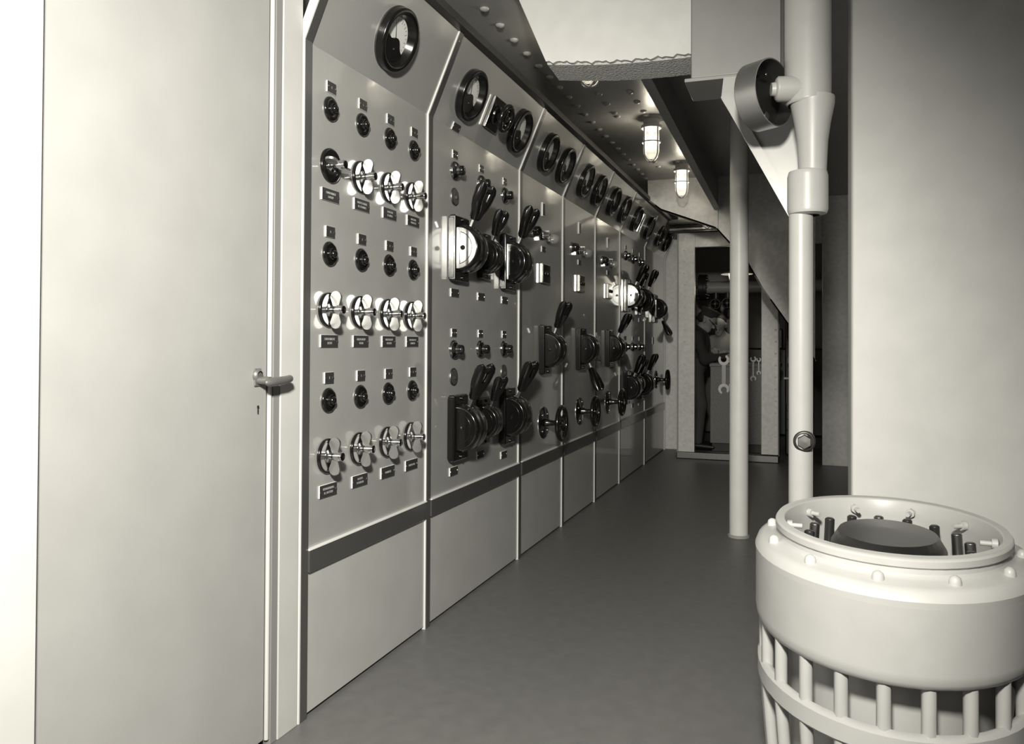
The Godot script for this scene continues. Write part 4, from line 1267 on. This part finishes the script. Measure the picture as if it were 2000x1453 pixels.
func build_people() -> void:
	# man in a cap, seen from his left side, bent over the bench
	var at := Vector3(0.33, 0, -8.92)
	var p := thing("person", at, "person in dark peaked cap and dark suit bending over the bench", "person", "people in the workshop")
	var hip := Vector3(-0.03, 0.90, 0)
	var chest := Vector3(-0.005, 1.17, 0)
	var neck := Vector3(0.03, 1.31, 0)
	var h := Vector3(0.088, 1.40, 0)
	var fwd := Vector3(0.86, -0.5, 0.08).normalized()
	var up := Vector3(0.5, 0.86, 0).normalized()
	var wl := Vector3(0.30, 1.02, 0.13)
	var el := Vector3(0.10, 0.98, 0.19)
	var sh := Vector3(0.01, 1.24, 0.16)
	var arms := []
	for sg in [1.0, -1.0]:
		var fl := Vector3(1, 1, sg)
		arms.append([sh * fl, el * fl, 0.058, 0.047])
		arms.append([el * fl, wl * fl, 0.047, 0.036])
	var torso := [[hip, Vector3(-0.02, 1.02, 0), 0.13, 0.125], [Vector3(-0.02, 1.02, 0), chest, 0.125, 0.14], [chest + Vector3(0, 0.05, 0.10), chest + Vector3(0, 0.05, -0.10), 0.085, 0.085], [chest, neck, 0.11, 0.055]]
	var legs := []
	for sg in [1.0, -1.0]:
		var dx: float = 0.03 * sg
		legs.append([Vector3(-0.02, 0.88, 0.08 * sg), Vector3(0.02 + dx, 0.49, 0.095 * sg), 0.088, 0.062])
		legs.append([Vector3(0.02 + dx, 0.49, 0.095 * sg), Vector3(-0.01 + dx, 0.09, 0.10 * sg), 0.06, 0.045])
	var feet := []
	for sg in [1.0, -1.0]:
		feet.append([Vector3(-0.03 + 0.03 * sg, 0.045, 0.10 * sg), Vector3(0.15 + 0.03 * sg, 0.035, 0.115 * sg), 0.045, 0.033])
	var skin := []
	for b in torso + arms + legs + feet: skin.append([b[0], b[1], maxf(b[2] - 0.016, 0.01), maxf(b[3] - 0.016, 0.01)])
	skin.append([neck - Vector3(0, 0.05, 0), h - up * 0.05, 0.056, 0.054])
	var body := figure(skin, 0.016, 0.05)
	var hs := head_bones(h, fwd, up)
	hs.append([neck, h - up * 0.05, 0.055, 0.054])
	var hd := figure(hs, 0.007, 0.022)
	body.v.append_array(hd.v)
	body.n.append_array(hd.n)
	for sg in [1.0, -1.0]:
		var hb := figure(hand(wl * Vector3(1, 1, sg), Vector3(0.9, -0.15, -0.2 * sg), Vector3(0.1, -1, 0), Vector3(0.1, 0.1, -sg).normalized()), 0.005, 0.008)
		body.v.append_array(hb.v)
		body.n.append_array(hb.n)
	obj("body", body, M.skin, p)
	face_bits(p, h, fwd, up)
	obj("jacket", figure(torso + arms, 0.014, 0.06), M.cloth_dark, p)
	obj("trousers", figure(legs + [[Vector3(-0.02, 0.92, 0.05), Vector3(-0.02, 0.92, -0.05), 0.118, 0.118]], 0.014, 0.04), M.cloth_grey, p)
	obj("shoes", figure(feet, 0.01, 0.02), M.leather, p)
	obj("hair", Shape.new().ball(h + up * 0.03 - fwd * 0.03, Vector3(0.085, 0.075, 0.083), 18, 12), M.hair, p)
	var cap := Node3D.new()
	cap.name = "cap"
	p.add_child(cap)
	obj("crown", Shape.new().lathe([V2(0.092, 0.0), V2(0.094, 0.04), V2(0.118, 0.075), V2(0.11, 0.09), V2(0.0, 0.10)], h + up * 0.05 - fwd * 0.005, up - fwd * 0.12, 26), M.cloth_dark, cap)
	var pk := PackedVector2Array()
	for k in 13:
		var a := lerpf(-1.15, 1.15, k / 12.0)
		pk.append(V2(cos(a) * 0.145, sin(a) * 0.095))
	for k in 13:
		var a := lerpf(1.15, -1.15, k / 12.0)
		pk.append(V2(cos(a) * 0.09, sin(a) * 0.088))
	var sd := up.cross(fwd).normalized()
	obj("peak", Shape.new().slab(pk, h + up * 0.05, (fwd - up * 0.35).normalized(), sd, up, -0.004, 0.004), M.bakelite, cap)
	# man in a light shirt behind the bench corner, facing the passage
	var q := thing("person", Vector3(0.50, 0, -9.52), "person in light shirt leaning forward behind the bench, head lowered", "person", "people in the workshop")
	var h2 := Vector3(0.01, 1.36, 0.10)
	var fw2 := Vector3(-0.05, -0.42, 0.9).normalized()
	var up2 := Vector3(-0.05, 0.9, 0.42).normalized()
	var ch2 := Vector3(0.05, 1.13, -0.02)
	var nk2 := Vector3(0.03, 1.26, 0.03)
	var torso2 := [[Vector3(0.06, 0.9, -0.08), Vector3(0.05, 1.0, -0.06), 0.13, 0.13], [Vector3(0.05, 1.0, -0.06), ch2, 0.13, 0.135], [ch2 + Vector3(-0.11, 0.04, 0), ch2 + Vector3(0.13, 0.04, 0), 0.08, 0.08], [ch2, nk2, 0.10, 0.06]]
	var arms2 := []
	var wr := [Vector3(-0.03, 1.085, 0.27), Vector3(0.09, 1.06, 0.26)]
	var eb := [Vector3(-0.16, 0.99, 0.10), Vector3(0.27, 0.99, 0.08)]
	var so := [Vector3(-0.12, 1.19, 0.0), Vector3(0.19, 1.18, 0.0)]
	for k in 2:
		arms2.append([so[k], eb[k], 0.06, 0.052])
		arms2.append([eb[k], eb[k].lerp(wr[k], 0.35), 0.052, 0.05])
	var fore := []
	for k in 2: fore.append([eb[k], wr[k], 0.042, 0.028])
	var legs2 := []
	for sg in [1.0, -1.0]:
		legs2.append([Vector3(0.06 + 0.08 * sg, 0.88, -0.08), Vector3(0.06 + 0.10 * sg, 0.48, -0.05), 0.088, 0.062])
		legs2.append([Vector3(0.06 + 0.10 * sg, 0.48, -0.05), Vector3(0.06 + 0.10 * sg, 0.09, -0.09), 0.06, 0.046])
	var feet2 := []
	for sg in [1.0, -1.0]: feet2.append([Vector3(0.06 + 0.10 * sg, 0.045, -0.1), Vector3(0.06 + 0.12 * sg, 0.035, 0.08), 0.045, 0.033])
	var skin2 := []
	for b in torso2 + arms2 + legs2 + feet2: skin2.append([b[0], b[1], b[2] - 0.016, b[3] - 0.016])
	skin2 += fore
	skin2.append([nk2 - Vector3(0, 0.04, 0), h2 - up2 * 0.05, 0.056, 0.054])
	var body2 := figure(skin2, 0.016, 0.05)
	var hs2 := head_bones(h2, fw2, up2)
	hs2.append([nk2, h2 - up2 * 0.05, 0.055, 0.054])
	var hd2 := figure(hs2, 0.007, 0.022)
	body2.v.append_array(hd2.v)
	body2.n.append_array(hd2.n)
	for k in 2:
		var hb := figure(hand(wr[k], Vector3(0.15 * (1 - 2 * k), -0.1, 0.9), Vector3(0, -1, 0.1), Vector3(1 - 2 * k, 0.1, 0).normalized()), 0.005, 0.008)
		body2.v.append_array(hb.v)
		body2.n.append_array(hb.n)
	obj("body", body2, M.skin, q)
	face_bits(q, h2, fw2, up2)
	obj("shirt", figure(torso2 + arms2, 0.014, 0.05), M.cloth_shirt, q)
	obj("trousers", figure(legs2 + [[Vector3(0.02, 0.93, -0.08), Vector3(0.10, 0.93, -0.08), 0.12, 0.12]], 0.014, 0.04), M.cloth_grey, q)
	obj("shoes", figure(feet2, 0.01, 0.02), M.leather, q)
	obj("hair", Shape.new().ball(h2 + up2 * 0.055 - fw2 * 0.025, Vector3(0.088, 0.075, 0.09), 18, 12), M.hair, q)
